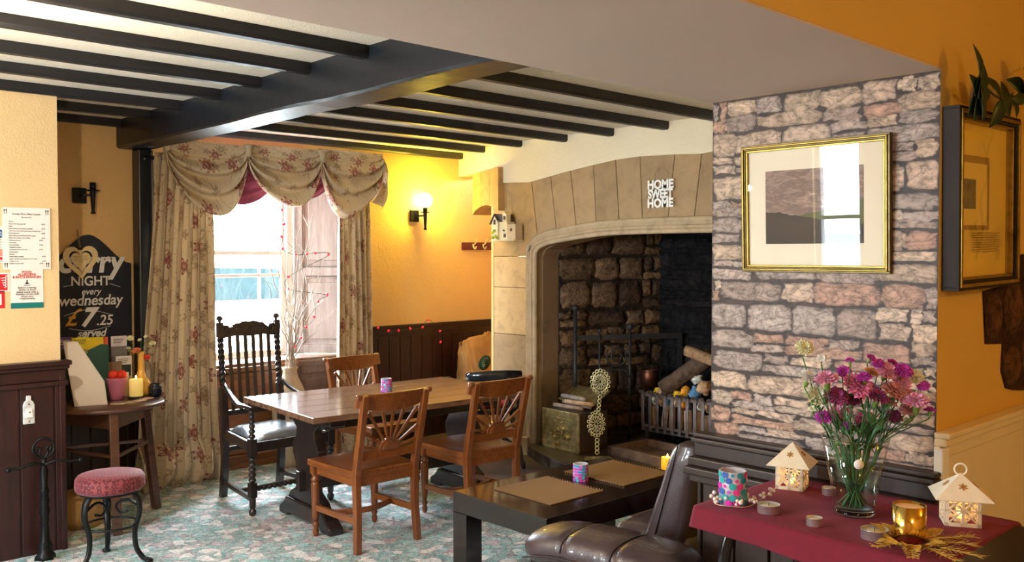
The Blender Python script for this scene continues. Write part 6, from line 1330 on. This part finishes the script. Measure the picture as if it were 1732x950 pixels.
# bead sprig
bd = thing('berry_garland', 'small garland of white and pink beads around the dotted candle holder', 'garland', (2.49, 1.62, ZC)); rz_ = random.Random(3)
ringp = [(.062 * cos(a) * (1 + .12 * sin(3 * a)), .062 * sin(a), .006) for a in [2 * pi * i / 26 for i in range(27)]]; b = B(); b.tube(ringp[:-1], .0015, 5, True); tail = smoothp([(.05, -.03, .006), (.08, -.05, .010), (.13, -.05, .02), (.18, -.04, .026)], 5); b.tube(tail, .0015, 5); b.obj('wire', plain('pale_wire', (.7, .55, .4), .4, .5), bd)
PEARL = plain('pearl_bead', (.88, .72, .62), .2, 0, .1)
for i in range(44):
    p = Vector(ringp[i % 26]) if i < 32 else Vector(tail[(i - 32) * 1 % len(tail)]); p += Vector((rz_.uniform(-.018, .018), rz_.uniform(-.018, .018), rz_.uniform(0, .022))); b = B(); b.ball(p, rz_.uniform(.0045, .0075), 8); b.obj('bead', PEARL, bd)
# lantern houses
def lantern(name, label, x, y, rz, w, h, rh, ring):
    r = thing(name, label, 'lantern', (x, y, ZC), rz); t_ = .0022
    for k_ in range(4):
        M_ = RZ(k_ * pi / 2); b = B()
        def q(u0, u1, z0, z1):
            pts = [M_ @ Vector((u, -w / 2 + d, z)) for d in (0, t_) for u, z in ((u0, z0), (u1, z0), (u1, z1), (u0, z1))]; v = [b.V(p) for p in pts]
            for f in ((0, 1, 2, 3), (7, 6, 5, 4), (0, 4, 5, 1), (1, 5, 6, 2), (2, 6, 7, 3), (3, 7, 4, 0)): b.face([v[i] for i in f])
        m_ = w * .12; q(-w / 2, -w / 2 + m_, 0, h); q(w / 2 - m_, w / 2, 0, h); q(-w * .04, w * .04, 0, h); q(-w / 2, w / 2, 0, h * .13); q(-w / 2, w / 2, h * .93, h); q(-w / 2, w / 2, h * .50, h * .56)
        for cu in (-w * .21, w * .21):
            for z0 in (h * .13, h * .56):
                zc = z0 + h * .185
                for s_ in (-1, 1): 
                    p = [M_ @ Vector((cu + a * w * .17, -w / 2 + t_ / 2, zc + c * h * .18)) for a, c in ((-1, -s_), (1, s_))]; b.strip(p, .0045, t_, tuple(M_ @ Vector((0, 1, 0))))
        b.obj('wall', LANT, r)
    b = B(); o_ = w * .5 + w * .28; zt = h + rh; base = [b.V((sx * o_, sy * o_, h - .006)) for sx, sy in ((-1, -1), (1, -1), (1, 1), (-1, 1))]; tp = b.V((0, 0, zt))
    for i in range(4): b.face([base[i], base[(i + 1) % 4], tp])
    rf_ = b.obj('roof', LANT, r, solid=.002)
    for k_ in range(4):
        M_ = RZ(k_ * pi / 2); c = M_ @ Vector((0, -o_ * .5, h - .006 + (rh + .006) * .5)); up = (M_ @ Vector((0, o_, rh + .006))).normalized(); sd = M_ @ Vector((1, 0, 0)); nn = sd.cross(up).normalized() * 1; b = B()
        for i in range(3): a = pi * i / 3 + pi / 6; d = sd * cos(a) + up * sin(a); b.strip([c - d * w * .12 + nn * .0018, c + d * w * .12 + nn * .0018], .004, .0015, tuple(nn))
        b.obj('snowflake_cutout', plain('painted_cutout_glow', (.45, .20, .04), .6), rf_)  # glow through the roof cutouts, painted as warm coloured strips
    if ring: b = B(); b.tube([(.017 * cos(a), 0, zt + .012 + .017 * sin(a)) for a in [2 * pi * i / 18 for i in range(18)]], .003, 6, True); b.obj('hanging_ring', LANT, r)
    b = B(); b.lathe([(0, 0), (.019, 0), (.019, .014), (0, .014)], (0, 0, .002), 20); b.obj('tealight', WAXW, r)
    b = B(); b.lathe([(.001, 0), (.006, .006), (.007, .012), (.004, .02), (.0005, .026)], (0, 0, .018), 10); b.obj('flame', WINLED, r)
    light(name + '_glow', 'POINT', (x, y, ZC + .045), .08, (1, .6, .18), shadow_soft_size=.008)
lantern('lantern_house', 'cream card lantern house behind the left tealights, against the dark dado', 2.815, 1.60, radians(-73), .092, .088, .068, False)
lantern('lantern_house', 'larger cream lantern house with a roof ring at the right end of the cloth', 2.81, 1.045, radians(-60), .100, .088, .060, True)
# gold candle and wreath
gc = thing('gold_candle', 'candle in a shiny gold glass inside the golden leaf wreath', 'candle', (2.525, 1.075, ZC + .004))
b = B(); b.lathe([(0, 0), (.040, 0), (.043, .004), (.0445, .098), (.042, .098), (.041, .088), (0, .086)], (0, 0, 0), 40); b.obj('gold_glass', GOLD, gc)
b = B(); b.lathe([(0, .086), (.0405, .0885), (.0405, .091), (0, .089)], (0, 0, 0), 32); b.obj('wax', plain('warm_wax', (.92, .62, .36), .5, 0, .05, Emission_Color=(1, .5, .2, 1), Emission_Strength=.15), gc)
gw = thing('gold_leaf_wreath', 'golden artificial leaf and pine wreath around the gold candle', 'wreath', (2.50, 1.06, ZC)); rw2 = random.Random(12)
b = B(); b.tube([(.052 * cos(a), .052 * sin(a), .008) for a in [2 * pi * i / 20 for i in range(20)]], .004, 6, True); b.obj('wire_ring', GOLDF, gw)
GLV = plain('gold_glitter_leaf', (.80, .50, .10), .38, .55, .35, 90, .5, 300)
for i in range(15):
    a = 2 * pi * i / 15 + rw2.uniform(-.1, .1); b = B(); leaf(b, (.05 * cos(a), .05 * sin(a), .012), (cos(a), sin(a), rw2.uniform(.05, .5)), (rw2.uniform(-.3, .3), rw2.uniform(-.3, .3), 1), rw2.uniform(.045, .07), rw2.uniform(.026, .038)); b.obj('gold_leaf', GLV, gw)
for a0, L_ in ((radians(205), .14), (radians(170), .10), (radians(260), .15), (radians(-40), .13), (radians(-65), .11), (radians(235), .15)):
    d = Vector((cos(a0), sin(a0), .05)); p0 = d * .05 + Vector((0, 0, .01)); b = B(); b.tube([p0, p0 + d * L_], .0014, 5); s_ = Vector((-sin(a0), cos(a0), 0))
    for j in range(22):
        t = j / 22; c = p0 + d * L_ * t
        for sg in (-1, 1): e = c + d * .022 + s_ * sg * .026 * (1 - .5 * t) + Vector((0, 0, rw2.uniform(-.004, .012))); b.tube([c, e], [.0009, .0004], 4)
    b.obj('pine_spray', GLV, gw)

# =================================================================== lettering becomes real mesh
bpy.context.view_layer.update(); dg = bpy.context.evaluated_depsgraph_get()
for o in [x for x in bpy.data.objects if x.type == 'FONT']:
    me = bpy.data.meshes.new_from_object(o.evaluated_get(dg)); nm = o.name; n_ = bpy.data.objects.new('tmp', me); COL.objects.link(n_); n_.parent = o.parent
    n_.location = o.location; n_.rotation_euler = o.rotation_euler; n_.scale = o.scale; bpy.data.objects.remove(o, do_unlink=True); n_.name = nm
